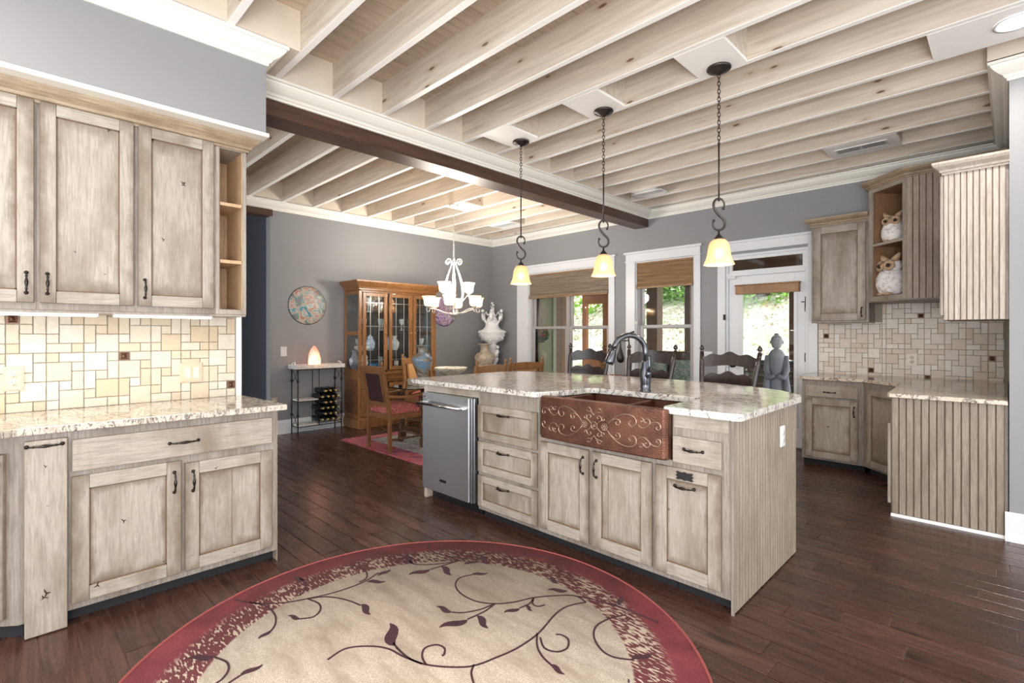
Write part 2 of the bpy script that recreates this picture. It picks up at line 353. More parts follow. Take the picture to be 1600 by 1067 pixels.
RUGE = plain('rug_binding', (0.28, 0.065, 0.055), 0.9)
VINE = plain('rug_vine_pile', (0.045, 0.014, 0.022), 0.95, nz=0.4, nscale=40)
RUG2 = multicol('red_dining_rug', [(0.35, (0.35, 0.05, 0.07)), (0.5, (0.45, 0.12, 0.14)), (0.62, (0.20, 0.05, 0.12))], 4, 1.0, 0.95)
RUG2C = multicol('grey_rug_field', [(0.35, (0.45, 0.38, 0.33)), (0.48, (0.16, 0.17, 0.22)), (0.62, (0.58, 0.50, 0.44))], 9, 2.0, 0.95)
# outdoors
SIDING = plain('sage_siding', (0.34, 0.36, 0.24), 0.6, nz=0.08, nscale=8)
PORCHW = plain('brown_porch_timber', (0.115, 0.058, 0.032), 0.6, nz=0.3, nscale=12)
ORANGEW = plain('orange_stained_timber', (0.34, 0.11, 0.03), 0.5, nz=0.3, nscale=12)
CONC = plain('concrete', (0.36, 0.35, 0.33), 0.8, nz=0.1)
def hillm():
    m, t, b = nt('leaf_litter_hill')
    f = noisef(t, coord(t, (1, 1, 1)), 0.9, 4, 0.6, 0.5); g = noisef(t, coord(t), 9, 5, 0.75)
    c = ramp(t, g, [(0.34, (0.16, 0.15, 0.11)), (0.44, (0.48, 0.43, 0.34)), (0.58, (0.74, 0.69, 0.60))])
    c = mix(t, ramp(t, f, [(0.48, (0, 0, 0)), (0.62, (0.6,)*3)]), c, (0.20, 0.32, 0.12))
    lk(t, c, b.inputs['Base Color']); setv(b, Roughness=0.9); return m
HILL = hillm()
def leafm(name, a, b_):
    m, t, b = nt(name); f = noisef(t, coord(t), 4, 3)
    c = ramp(t, f, [(0.35, a), (0.65, b_)]); lk(t, c, b.inputs['Base Color']); setv(b, Roughness=0.5)
    tl = N(t, 'ShaderNodeBsdfTranslucent'); lk(t, c, tl.inputs[0]); mx = t.nodes.new('ShaderNodeMixShader'); mx.inputs[0].default_value = 0.4
    lk(t, b.outputs[0], mx.inputs[1]); lk(t, tl.outputs[0], mx.inputs[2]); lk(t, mx.outputs[0], t.nodes['Material Output'].inputs[0]); return m
LEAF = leafm('bright_leaves', (0.10, 0.28, 0.03), (0.38, 0.62, 0.12))
LEAFD = leafm('dark_leaves', (0.035, 0.10, 0.02), (0.12, 0.24, 0.05))
LEAFR = leafm('rust_leaves', (0.22, 0.09, 0.04), (0.40, 0.20, 0.08))
FLOWR = leafm('red_petals', (0.45, 0.04, 0.05), (0.70, 0.12, 0.08))
BARK = plain('tree_bark', (0.15, 0.11, 0.08), 0.9, nz=0.4, nscale=15)
STATM = plain('grey_cast_stone', (0.30, 0.30, 0.36), 0.6, nz=0.25, nscale=20)
def ledgestone():
    m, t, b = nt('ledge_stone'); r = objrand(t); f = noisef(t, coord(t, (1, 1, 1), 'pos', 9), 14, 4)
    c = ramp(t, r, [(0.0, (0.16, 0.13, 0.11)), (0.3, (0.32, 0.27, 0.22)), (0.55, (0.10, 0.09, 0.09)), (0.8, (0.28, 0.19, 0.13)), (1.0, (0.20, 0.20, 0.20))])
    lk(t, mix(t, ramp(t, f, [(0.4, (0, 0, 0)), (0.7, (0.6,)*3)]), c, (0.07, 0.06, 0.055)), b.inputs['Base Color']); setv(b, Roughness=0.8); return m
LEDGE = ledgestone()
WICKER = plain('brown_wicker', (0.13, 0.10, 0.08), 0.7, nz=0.5, nscale=60)
TEAL = plain('teal_cushion', (0.05, 0.32, 0.33), 0.85)
STRIPE = multicol('striped_pillow_cloth', [(0.45, (0.55, 0.56, 0.52)), (0.52, (0.12, 0.28, 0.28)), (0.6, (0.60, 0.60, 0.55))], 12, 0.2, 0.9)
CLOTHR = plain('rust_runner_cloth', (0.30, 0.09, 0.06), 0.9, nz=0.2)

# ---------------------------------------------------------------- geometry helpers
class MB:
    def __init__(s): s.v = []; s.f = []; s.m = []; s.sm = []; s.M = Matrix.Identity(4)
    def add(s, vs, fs, mat=0, smooth=False):
        o = len(s.v)
        s.v += [tuple(s.M @ Vector(p)) for p in vs]
        for f in fs: s.f.append([i+o for i in f]); s.m.append(mat); s.sm.append(smooth)
        return s
    def box(s, x0, x1, y0, y1, z0, z1, mat=0):
        return s.add([(x0, y0, z0), (x1, y0, z0), (x1, y1, z0), (x0, y1, z0), (x0, y0, z1), (x1, y0, z1), (x1, y1, z1), (x0, y1, z1)],
                     [(0, 3, 2, 1), (4, 5, 6, 7), (0, 1, 5, 4), (1, 2, 6, 5), (2, 3, 7, 6), (3, 0, 4, 7)], mat)
    def prism(s, pts, z0, z1, mat=0, axis='z', smooth=False):
        """polygon (counter-clockwise) extruded along z (or x / y)"""
        n = len(pts)
        def P(a, b, c): return (a, b, c) if axis == 'z' else ((c, a, b) if axis == 'x' else (a, c, b))
        vs = [P(a, b, z0) for a, b in pts]+[P(a, b, z1) for a, b in pts]
        fs = [tuple(range(n))[::-1], tuple(range(n, 2*n))]+[(i, (i+1) % n, n+(i+1) % n, n+i) for i in range(n)]
        if axis == 'y': fs = [f[::-1] for f in fs]
        return s.add(vs, fs, mat, smooth)
    def lathe(s, prof, n=20, c=(0, 0, 0), mat=0, smooth=True, sx=1, sy=1):
        vs = []; k = len(prof)
        for i in range(n):
            a = 2*PI*i/n
            for r, z in prof: vs.append((c[0]+r*math.cos(a)*sx, c[1]+r*math.sin(a)*sy, c[2]+z))
        fs = [(i*k+j, ((i+1) % n)*k+j, ((i+1) % n)*k+j+1, i*k+j+1) for i in range(n) for j in range(k-1)]
        if prof[0][0] > 1e-5: fs.append([i*k for i in range(n)][::-1])
        if prof[-1][0] > 1e-5: fs.append([i*k+k-1 for i in range(n)])
        return s.add(vs, fs, mat, smooth)
    def openlathe(s, prof, n=24, c=(0, 0, 0), mat=0):
        vs = []; k = len(prof)
        for i in range(n):
            a = 2*PI*i/n
            for r, z in prof: vs.append((c[0]+r*math.cos(a), c[1]+r*math.sin(a), c[2]+z))
        return s.add(vs, [(i*k+j, ((i+1) % n)*k+j, ((i+1) % n)*k+j+1, i*k+j+1) for i in range(n) for j in range(k-1)], mat, True)
    def tube(s, pts, r, n=8, mat=0, closed=False, smooth=True, flat=1.0):
        P = [Vector(p) for p in pts]; m = len(P)
        R = r if isinstance(r, (list, tuple)) else [r]*m
        T = []
        for i in range(m):
            a = P[(i-1) % m] if (closed or i > 0) else P[i]; b = P[(i+1) % m] if (closed or i < m-1) else P[i]
            d = (b-a); T.append(d.normalized() if d.length > 1e-9 else Vector((0, 0, 1)))
        u = T[0].orthogonal().normalized(); vs = []
        for i in range(m):
            u = (u - T[i]*u.dot(T[i])); u = u.normalized() if u.length > 1e-6 else T[i].orthogonal().normalized()
            w = T[i].cross(u)
            for j in range(n):
                a = 2*PI*j/n; vs.append(tuple(P[i]+(u*math.cos(a)*flat+w*math.sin(a))*R[i]))
        L = m if closed else m-1
        fs = [(i*n+j, i*n+(j+1) % n, ((i+1) % m)*n+(j+1) % n, ((i+1) % m)*n+j) for i in range(L) for j in range(n)]
        if not closed: fs += [tuple(range(n))[::-1], tuple(range((m-1)*n, m*n))]
        return s.add(vs, fs, mat, smooth)
    def ball(s, c, r, n=10, mat=0, sz=1.0, sx=1.0, sy=1.0):
        k = max(5, n//2+1); return s.lathe([(max(1e-6, r*math.sin(PI*i/k)), -r*sz*math.cos(PI*i/k)) for i in range(k+1)], n, c, mat, True, sx, sy)
    def build(s, name, mats, parent=None, bev=0, loc=None, seg=1):
        me = bpy.data.meshes.new(name); me.from_pydata(s.v, [], s.f)
        if not isinstance(mats, (list, tuple)): mats = [mats]
        for m in mats: me.materials.append(m)
        me.polygons.foreach_set('material_index', s.m); me.polygons.foreach_set('use_smooth', s.sm)
        me.update(); o = bpy.data.objects.new(name, me); COL.objects.link(o)
        if parent: o.parent = parent
        if loc: o.location = loc
        if bev:
            b = o.modifiers.new('bevel', 'BEVEL'); b.width = bev; b.segments = seg; b.limit_method = 'ANGLE'; b.angle_limit = 0.6
        return o
def recalc(o):
    bm = bmesh.new(); bm.from_mesh(o.data); bmesh.ops.recalc_face_normals(bm, faces=bm.faces); bm.to_mesh(o.data); bm.free(); return o
def tag(o, label=None, cat=None, group=None, kind=None):
    for k, v in (('label', label), ('category', cat), ('group', group), ('kind', kind)):
        if v: o[k] = v
    return o
def thing(name, label, cat, loc=(0, 0, 0), rz=0.0, group=None):
    o = bpy.data.objects.new(name, None); COL.objects.link(o); o.location = loc; o.rotation_euler = (0, 0, rz); o.empty_display_size = 0.1
    return tag(o, label, cat, group)
def struct(o): o['kind'] = 'structure'; return o
def stuff(o): o['kind'] = 'stuff'; return o
def dup(root, loc, rz, label=None, group=None):
    r = root.copy(); COL.objects.link(r); r.location = loc; r.rotation_euler = (root.rotation_euler[0], root.rotation_euler[1], rz)
    if label: r['label'] = label
    if group: r['group'] = group
    for ch in list(root.children):
        c = ch.copy(); COL.objects.link(c); c.parent = r
        for g in list(ch.children):
            d = g.copy(); COL.objects.link(d); d.parent = c
    return r
def light(kind, name, loc, power, col=(1, 1, 1), size=0.1, rot=(0, 0, 0), size_y=None, parent=None, spread=None):
    d = bpy.data.lights.new(name, kind); d.energy = power; d.color = col
    if kind == 'AREA':
        d.size = size
        if size_y: d.shape = 'RECTANGLE'; d.size_y = size_y
        else: d.shape = 'DISK'
        if spread: d.spread = spread
    else: d.shadow_soft_size = size
    o = bpy.data.objects.new(name, d); COL.objects.link(o); o.location = loc; o.rotation_euler = rot
    if parent: o.parent = parent
    return o
def sweep(mb, path, prof, side=1, mat=0, closed=False):
    """profile [(offset, z)] carried along a 2-D path with mitred corners; offset is to the left of travel (side=1)"""
    n = len(path); P = [Vector(p) for p in path]; rows = []
    for i in range(n):
        d0 = (P[i]-P[i-1]) if (i > 0 or closed) else None; d1 = (P[(i+1) % n]-P[i]) if (i < n-1 or closed) else None
        if d0 is None: d0 = d1
        if d1 is None: d1 = d0
        d0 = d0.normalized(); d1 = d1.normalized()
        n0 = Vector((-d0.y, d0.x)); n1 = Vector((-d1.y, d1.x)); m = (n0+n1); m = m/(m.length_squared/2) if m.length > 1e-6 else n0
        rows.append([(P[i].x+m.x*o*side, P[i].y+m.y*o*side, z) for o, z in prof])
    k = len(prof); vs = [p for r in rows for p in r]; L = n if closed else n-1; fs = []
    for i in range(L):
        j = (i+1) % n
        for q in range(k-1): fs.append((i*k+q, j*k+q, j*k+q+1, i*k+q+1))
    if not closed: fs += [tuple(range(k)), tuple(range((n-1)*k, n*k))[::-1]]
    mb.add(vs, fs, mat); return mb
CROWN = [(0, 2.926), (0.010, 2.926), (0.012, 2.94), (0.022, 2.946), (0.030, 2.960), (0.050, 2.972), (0.070, 2.990), (0.084, 3.008), (0.088, 3.020), (0.100, 3.022), (0.100, 3.046), (0, 3.046)]
ZJ, ZC = 3.040, 3.285     # joist bottoms, ceiling boards
XD, YW, XB0, XB1, XL, XS, YS, YSTUB = -6.81, 6.36, -3.816, -3.601, -3.63, -3.18, 1.106, 4.50

# ================================================================ ROOM SHELL
fl = struct(MB().box(-9.2, 4.2, -2.6, 6.5, -0.12, -0.006).build('floor', JOINT))
# planks: run along x, 0.1225 wide
PW = 0.1225
proto = MB(); e = 0.0022
proto.add([(-.5, -.5, 0), (.5, -.5, 0), (.5, .5, 0), (-.5, .5, 0)], [])
def plankmesh(L):
    mb = MB(); g = 0.0017; w = PW/2-g; l = L/2-g; c = 0.0022
    ring0 = [(-l, -w), (l, -w), (l, w), (-l, w)]; ring1 = [(-l+c, -w+c), (l-c, -w+c), (l-c, w-c), (-l+c, w-c)]
    mb.add([(x, y, -0.006) for x, y in ring0]+[(x, y, -0.0013) for x, y in ring0]+[(x, y, 0) for x, y in ring1],
           [(0, 1, 5, 4), (1, 2, 6, 5), (2, 3, 7, 6), (3, 0, 4, 7), (4, 5, 9, 8), (5, 6, 10, 9), (6, 7, 11, 10), (7, 4, 8, 11), (8, 9, 10, 11)]); return mb
pl = []
rnd = random.Random(3)
lens = [0.45, 0.6, 0.8, 1.0, 1.22]
row = 0; y = 0.468-PW*22
while y < 6.5:
    x = -9.1+rnd.random()*0.6
    while x < 4.0:
        L = rnd.choice(lens); pl.append((x+L/2, y+PW/2, L)); x += L
    y += PW; row += 1
def vis(p):
    x, y = p[0], p[1]; F = (-.7037, .7105); R = (.7105, .7037)
    d = x*F[0]+y*F[1]; l = x*R[0]+y*R[1]
    return d > 0.3 and abs(l) < d*1.04+0.5
def hidden(p):
    x, y = p[0], p[1]
    return (x < -3.05 and y < 1.1) or (-3.35 < x < -.93 and 2.45 < y < 3.33)
v = [p for p in pl if vis(p) and not hidden(p)]
v.sort(key=lambda p: p[0]**2+p[1]**2)
near = v[:300]; ns = set(near)
pm = {}
for p in near:
    if p[2] not in pm:
        o = plankmesh(p[2]).build('floor_plank', FLOORW, fl); pm[p[2]] = o.data
    else:
        o = bpy.data.objects.new('floor_plank', pm[p[2]]); COL.objects.link(o); o.parent = fl
    o.location = (p[0], p[1], rnd.uniform(-0.0004, 0))
rest = MB()
for p in pl:
    if p in ns: continue
    rest.M = Matrix.Translation((p[0], p[1], 0)); q = plankmesh(p[2]); rest.add(q.v, q.f)
stuff(rest.build('floor_planks', FLOORW, fl))

# walls
def wallbox(name, x0, x1, y0, y1, z0, z1, m=WALLG): return struct(MB().box(x0, x1, y0, y1, z0, z1).build(name, m))
WT = 3.30
wb = MB()   # back wall with three openings
W1 = (-5.895, -4.251, 0.42, 2.345); W2 = (-3.807, -2.933, 0.42, 2.345); DR = (-2.525, -1.605, 0.0, 2.30)
xs = [-7.2, W1[0], W1[1], W2[0], W2[1], DR[0], DR[1], 0.2]
for a, b_ in ((0, 1), (2, 3), (4, 5), (6, 7)): wb.box(xs[a], xs[b_], YW, YW+.16, 0, WT)
for o in (W1, W2): wb.box(o[0], o[1], YW, YW+.16, 0, o[2]); wb.box(o[0], o[1], YW, YW+.16, o[3], WT)
wb.box(DR[0], DR[1], YW, YW+.16, DR[3], WT)
wall_back = struct(wb.build('wall_back', WALLG))
wl = MB(); wl.box(XD-.14, XD, 2.42, YW+.16, 0, WT); wl.box(XD-.14, XD, -2.6, 2.42, 2.90, WT); wl.box(XD-.14, XD, -2.6, 1.15, 0, 2.9)
wall_dining = struct(wl.build('wall_dining', WALLG))
wallbox('wall_hall', -9.1, XD-.14, 2.42, 2.54, 0, WT, NAVY); wallbox('wall_hall', -9.2, -9.1, -2.6, 2.54, 0, WT, NAVY)
struct(MB().box(XD-.14, XD+.03, 1.15, 2.44, 2.845, 2.925).build('trim_1', DBEAM))
wall_left = wallbox('wall_left', -3.80, XL, -2.6, 1.10, 0, WT)
wallbox('wall_soffit', XL, XS, -2.6, YS, 2.518, WT)
struct(MB().box(XL, XS+.022, -2.6, YS+.012, 2.494, 2.518).build('trim_2', CROWNP, bev=.003))
wallbox('wall_right', 0.0, 0.15, YSTUB, YW+.16, 0, WT); wallbox('wall_right', 0.15, 4.2, YSTUB, YSTUB+.15, 0, WT)
struct(MB().box(XL-.005, XL+.012, 1.072, 1.104, 0.88, 2.0).build('trim_3', CROWNP))

# ceiling: boards, joists, headers, crown
cl = struct(MB().box(-9.2, 4.2, -2.6, 6.6, ZC+.02, ZC+.12).build('ceiling', PAINTW))
cb = MB(); x = -7.0
while x < 4.0: cb.box(x, x+.066, -2.4, YW, ZC, ZC+.021); x += .07
stuff(cb.build('ceiling_boards', CEILB, cl))
def joist(x0, x1, y, w=.038):
    mb = MB(); mb.box(x0, x1, y, y+w, ZJ+.002, ZC); mb.box(x0, x1, y-.001, y+w+.001, ZJ-.002, ZJ+.002, 1)
    o = mb.build('joist', [JOIST, PAINTW], cl); return o
yk = 1.678-.406*9
while yk < 6.2:
    xa = -3.5 if yk > 1.2 else -3.08
    joist(xa, (3.6 if yk < 4.35 else -.1), yk); yk += .406
yd = 2.537-.406*10
while yd < 6.2: joist(XD+.1, XB0-.1, yd); yd += .406
hd = MB()
hd.box(-3.52, -3.5, 1.206, YW-.1, ZJ, ZC); hd.box(-3.5, -3.10, 1.206, 1.271, ZJ, ZC); hd.box(-3.10, -3.08, -2.4, 1.271, ZJ, ZC)
hd.box(-3.5, -.1, YW-.1, YW-.08, ZJ, ZC); hd.box(-.1, -.08, YSTUB-.02, YW-.1, ZJ, ZC); hd.box(-.1, 3.6, YSTUB-.1, YSTUB-.02, ZJ, ZC)
hd.box(XD+.08, XD+.1, -2.4, YW-.1, ZJ, ZC); hd.box(XD+.1, XB0-.1, YW-.1, YW-.08, ZJ, ZC); hd.box(XB0-.1, XB0-.08, -2.4, YW-.1, ZJ, ZC)
struct(hd.build('ceiling_header', PLY, cl))
cr = MB()
sweep(cr, [(XS, -2.4), (XS, YS), (XB1, YS), (XB1, YW), (0, YW), (0, YSTUB), (3.8, YSTUB)], CROWN, -1)
sweep(cr, [(XB0, -2.4), (XB0, YW), (XD, YW), (XD, -2.4)][::-1], CROWN, -1)
crown = struct(cr.build('trim_4', CROWNP)); recalc(crown)
bmx = MB(); bmx.box(XB0, XB1, YS-.3, YW, 2.815, 2.9255); struct(bmx.build('ceiling_beam', DBEAM, bev=.004))
wallbox('wall_header', XB0, XB1, -2.6, YW, 2.9255, ZC, PLY)
def block(x0, x1, y0, y1):
    mb = MB(); mb.box(x0, x1, y0, y1, ZJ-.003, ZJ+.017, 0); mb.box(x0, x0+.02, y0, y1, ZJ+.017, ZC, 1); mb.box(x1-.02, x1, y0, y1, ZJ+.017, ZC, 1)
    return struct(mb.build('ceiling_panel', [PAINTW, JOIST], cl))
for xx in (-3.106, -2.225, -1.335): block(xx-.155, xx+.155, 2.934, 3.302)
block(-.34, 1.2, 3.746, 4.114); block(-1.24, -.69, 5.37, 5.74); block(-3.27, -2.98, 5.37, 5.74)
block(-5.42, -5.08, 4.199, 4.567-.0); block(-5.9, -5.45, 5.417, 5.785)
# baseboards
BB = [(0, 0), (.030, 0), (.030, .018), (.018, .026), (.018, .150), (.013, .158), (.013, .172), (.008, .182), (0, .182)]
def base(name, path):
    m = MB(); sweep(m, path, BB, -1); o = m.build(name, TRIMW); recalc(o); return struct(o)
base('baseboard_dining', [(XD, 2.42), (XD, YW), (-4.3, YW)]); base('baseboard_back', [(-4.1, YW), (-2.63, YW)]); base('baseboard_right', [(-.02, YSTUB), (4.0, YSTUB)])

# windows & door
def casing(name, x0, x1, o, cap=True):
    mb = MB(); y = YW-.022
    mb.box(x0, o[0], y, YW, .30, o[3]+.01); mb.box(o[1], x1, y, YW, .30, o[3]+.01); mb.box(x0, x1, y-.002, YW, o[3]+.01, o[3]+.115)
    mb.box(x0-.025, x1+.025, y-.022, YW, o[3]+.115, o[3]+.145); mb.box(x0-.01, x1+.01, y-.01, YW, o[3], o[3]+.018)
    mb.box(x0-.03, x1+.03, y-.04, YW+.02, o[2]-.03, o[2]); mb.box(x0, x1, y, YW, o[2]-.12, o[2]-.03)
    for a, b_ in ((o[0], o[0]+.015), (o[1]-.015, o[1])): mb.box(a, b_, YW, YW+.15, o[2], o[3])
    mb.box(o[0]+.015, o[1]-.015, YW, YW+.15, o[3]-.015, o[3]); mb.box(o[0]+.015, o[1]-.015, YW, YW+.15, o[2], o[2]+.015)
    return mb.build(name, TRIMW, bev=.002)
def sash(mb, x0, x1, z0, z1, y, w=.042, t=.03):
    mb.box(x0, x0+w, y, y+t, z0, z1); mb.box(x1-w, x1, y, y+t, z0, z1); mb.box(x0+w, x1-w, y, y+t, z0, z0+w); mb.box(x0+w, x1-w, y, y+t, z1-w, z1)
def window(idx, x0, x1, o, units):
    w = struct(casing('window_%d' % idx, x0, x1, o)); sw = (o[1]-o[0]-.03)/units
    for u in range(units):
        a = o[0]+.015+u*sw; b_ = a+sw; zm = 1.415
        m = MB(); m.box(a, a+.028, YW+.05, YW+.13, o[2]+.015, o[3]-.015); m.box(b_-.028, b_, YW+.05, YW+.13, o[2]+.015, o[3]-.015); m.build('jamb_liner', VINYL, w)
        m = MB(); sash(m, a+.028, b_-.028, zm-.02, o[3]-.015, YW+.09); up = m.build('upper_sash', VINYL, w, bev=.003)
        MB().box(a+.07, b_-.07, YW+.103, YW+.107, zm+.02, o[3]-.06).build('pane', GLASS, up)
        m = MB(); sash(m, a+.028, b_-.028, o[2]+.015, zm+.03, YW+.058); lo = m.build('lower_sash', VINYL, w, bev=.003)
        MB().box(a+.07, b_-.07, YW+.071, YW+.075, o[2]+.055, zm-.01).build('pane', GLASS, lo)
    return w
window(1, -6.156, -4.15, W1, 2); window(2, -3.955, -2.847, W2, 1)
dc = MB(); y = YW-.022
dc.box(-2.623, DR[0], y, YW, 0, 2.33); dc.box(DR[1], -1.512, y, YW, 0, 2.33); dc.box(-2.623, -1.512, y-.002, YW, 2.33, 2.435); dc.box(-2.65, -1.50, y-.022, YW, 2.435, 2.462)
dc.box(DR[0], DR[0]+.03, YW, YW+.15, 0, 2.30); dc.box(DR[1]-.03, DR[1], YW, YW+.15, 0, 2.30); dc.box(DR[0]+.03, DR[1]-.03, YW, YW+.15, 2.27, 2.30)
dc.box(DR[0]+.03, DR[1]-.03, YW-.002, YW+.15, 2.03, 2.065)
sash(dc, DR[0]+.03, DR[1]-.03, 2.065, 2.27, YW+.02, .035, .04)
dframe = struct(dc.build('door_frame', TRIMW, bev=.002))
MB().box(DR[0]+.06, DR[1]-.06, YW+.035, YW+.04, 2.10, 2.24).build('pane', GLASS, dframe)
DX0, DX1 = DR[0]+.032, DR[1]-.032
dm = MB(); GX0, GX1, GZ0, GZ1 = -2.335, -1.752, .28, 1.86
dm.box(DX0, GX0, YW+.02, YW+.065, .015, 2.028); dm.box(GX1, DX1, YW+.02, YW+.065, .015, 2.028); dm.box(GX0, GX1, YW+.02, YW+.065, .015, GZ0); dm.box(GX0, GX1, YW+.02, YW+.065, GZ1, 2.028)
for a, b_, c, d in ((GX0-.03, GX0+.006, GZ0-.03, GZ1+.03), (GX1-.006, GX1+.03, GZ0-.03, GZ1+.03), (GX0, GX1, GZ1-.006, GZ1+.03), (GX0, GX1, GZ0-.03, GZ0+.006)): dm.box(a, b_, YW+.008, YW+.02, c, d)
door = struct(dm.build('door_1', TRIMW, bev=.002))
MB().box(GX0, GX1, YW+.04, YW+.045, GZ0, GZ1).build('pane', GLASS, door)
k = MB(); k.lathe([(.03, 0), (.03, .006), (.012, .01), (.012, .035), (.026, .042), (.028, .055), (.018, .066), (0, .068)], 14); k.M = Matrix.Identity(4)
ko = k.build('door_knob', HANDLE, door); ko.rotation_euler = (PI/2, 0, 0); ko.location = (DX0+.055, YW+.02, .93)
h = MB(); h.box(-.015, .015, -.004, .0, -.05, .05); h.tube([(0, -.006, -.055), (0, -.006, .055)], .006)
for zz in (.25, 1.05, 1.62):
    o = h.build('hinge', HANDLE, door); o.location = (DX1+.004, YW+.018, zz)
m = MB(); m.box(-.045, .045, -.012, 0, -.005, .005); m.box(-.005, .005, -.014, 0, -.06, .06); o = m.build('hinge_stop', HANDLE, door); o.location = (DX1-.0, YW+.014, 1.68)
tag(MB().box(-2.545, -2.518, YW-.036, YW-.022, 1.49, 1.56).build('door_latch', HANDLE), 'small black flip latch on the white casing left of the glass door', 'latch')
tag(MB().box(-2.50, -2.40, YW-.025, YW-.002, 1.995, 2.035).build('door_sensor', WPLATE, bev=.004), 'white alarm sensor at the upper left corner of the glass door', 'sensor')

def roman(name, x0, x1, z0, z1, m, label):
    mb = MB(); n = 34; yb = YW+.02; vs = []
    folds = 6
    for i in range(n+1):
        t = i/n; z = z1-(z1-z0)*t
        yy = yb-.012*abs(math.sin(t*PI*folds))-.003
        if t > .84: yy -= .02
        vs += [(x0, yy, z), (x1, yy, z)]
    for i in range(n, -1, -1):
        t = i/n; vs += [(x0, yb+.012, z1-(z1-z0)*t), (x1, yb+.012, z1-(z1-z0)*t)]
    k = len(vs)//2
    mb.add(vs, [(2*i, 2*i+1, 2*((i+1) % k)+1, 2*((i+1) % k)) for i in range(k)]+[tuple(range(0, 2*k, 2)), tuple(range(1, 2*k, 2))[::-1]])
    o = mb.build(name, m); recalc(o)
    r = MB().box(x0, x1, yb-.02, yb+.02, z1, z1+.02).build('head_rail', VALW, o)
    r2 = MB().box(x0, x1, yb-.042, yb+.0, z0-.004, z0+.02).build('bottom_bar', VALW, o)
    return tag(o, label, 'blind')
roman('woven_roman_shade', W1[0]+.02, W1[1]-.02, 1.925, 2.31, WEAVE, 'wide greyish woven-grass roman shade in the double window')
roman('woven_roman_shade', W2[0]+.02, W2[1]-.02, 1.965, 2.31, WEAVE2, 'golden-brown woven-grass roman shade in the narrower single window')
m = MB(); m.box(-2.39, -1.69, YW-.055, YW+.015, 1.80, 1.90); m.box(-2.40, -1.68, YW-.062, YW+.015, 1.90, 1.915); tag(m.build('shade_cassette', VALW, bev=.003), 'honey-brown wooden shade cassette over the glass of the door', 'blind')
for x_, z_, l_ in ((-5.92, 1.46, 'small white window sensor at the left of the double window'), (-3.80, 1.47, 'small white window sensor at the left of the single window')):
    m = MB(); m.lathe([(.03, 0), (.03, .012), (.018, .02), (0, .021)], 14); o = m.build('window_sensor', WPLATE); o.rotation_euler = (PI/2, 0, 0); o.location = (x_+.02, YW-.022, z_); tag(o, l_, 'sensor')

# ================================================================ WALL TILE
SHEET_A = [(0,0,1,1),(1,0,2,1),(0,1,2,2),(2,1,1,1),(2,2,1,2),(0,3,1,2),(1,3,1,1),(1,4,2,2),(0,5,1,1)]
SHEET_B = [(3-a-w, 6-b-h, w, h) for a, b, w, h in SHEET_A]
def tile_mesh(w, h, rg):
    """a tumbled tile in the local x (right) / z (up) plane, face towards -y, chipped outline"""
    g = .0016; pts = []
    for cx, cz, sx, sz in ((0, 0, 1, 1), (w, 0, -1, 1), (w, h, -1, -1), (0, h, 1, -1)):
        c = rg.uniform(.0015, .005); a = (cx+sx*(g+c), cz+sz*g); b_ = (cx+sx*g, cz+sz*(g+c))
        pts += [b_, a] if (sx*sz > 0) else [a, b_]
    pts2 = []
    for i, p in enumerate(pts):
        q = pts[(i+1) % 8]; pts2.append(p)
        L = math.hypot(q[0]-p[0], q[1]-p[1])
        if L > .03: mx_ = (p[0]+q[0])/2; mz = (p[1]+q[1])/2; j = rg.uniform(0, .0014); cx = w/2-mx_; cz = h/2-mz; n_ = math.hypot(cx, cz); pts2.append((mx_+cx/n_*j, mz+cz/n_*j))
    c0 = (w/2, h/2); th = .008+rg.uniform(-.001, .0012)
    def inset(p, d): dx, dz = c0[0]-p[0], c0[1]-p[1]; n_ = math.hypot(dx, dz); return (p[0]+dx/n_*d, p[1]+dz/n_*d)
    k = len(pts2); r0 = [(p[0], 0, p[1]) for p in pts2]; r1 = [(p[0], -th+.002, p[1]) for p in pts2]; r2 = [(q[0], -th, q[1]) for q in (inset(p, .0028) for p in pts2)]
    fs = [(i, (i+1) % k, k+(i+1) % k, k+i) for i in range(k)]+[(k+i, k+(i+1) % k, 2*k+(i+1) % k, 2*k+i) for i in range(k)]+[tuple(range(2*k, 3*k))]
    return MB().add(r0+r1+r2, fs)
def accent(parent, loc, rot, s):
    mb = MB(); g = .003; a, b_ = g, s-g
    mb.box(a, b_, -.008, 0, a, b_)
    mb.add([(a+.004, -.008, a+.004), (b_-.004, -.008, a+.004), (b_-.004, -.008, b_-.004), (a+.004, -.008, b_-.004), (a+.008, -.0115, a+.008), (b_-.008, -.0115, a+.008), (b_-.008, -.0115, b_-.008), (a+.008, -.0115, b_-.008),
            (a+.012, -.009, a+.012), (b_-.012, -.009, a+.012), (b_-.012, -.009, b_-.012), (a+.012, -.009, b_-.012), (s/2, -.017, s/2)],
           [(0, 1, 5, 4), (1, 2, 6, 5), (2, 3, 7, 6), (3, 0, 4, 7), (4, 5, 9, 8), (5, 6, 10, 9), (6, 7, 11, 10), (7, 4, 8, 11), (8, 9, 12), (9, 10, 12), (10, 11, 12), (11, 8, 12)])
    o = mb.build('accent_tile', COPACC, parent); o.location = loc; o.rotation_euler = (0, 0, rot); o['label'] = 'antique copper accent tile with a pyramid boss'; return o
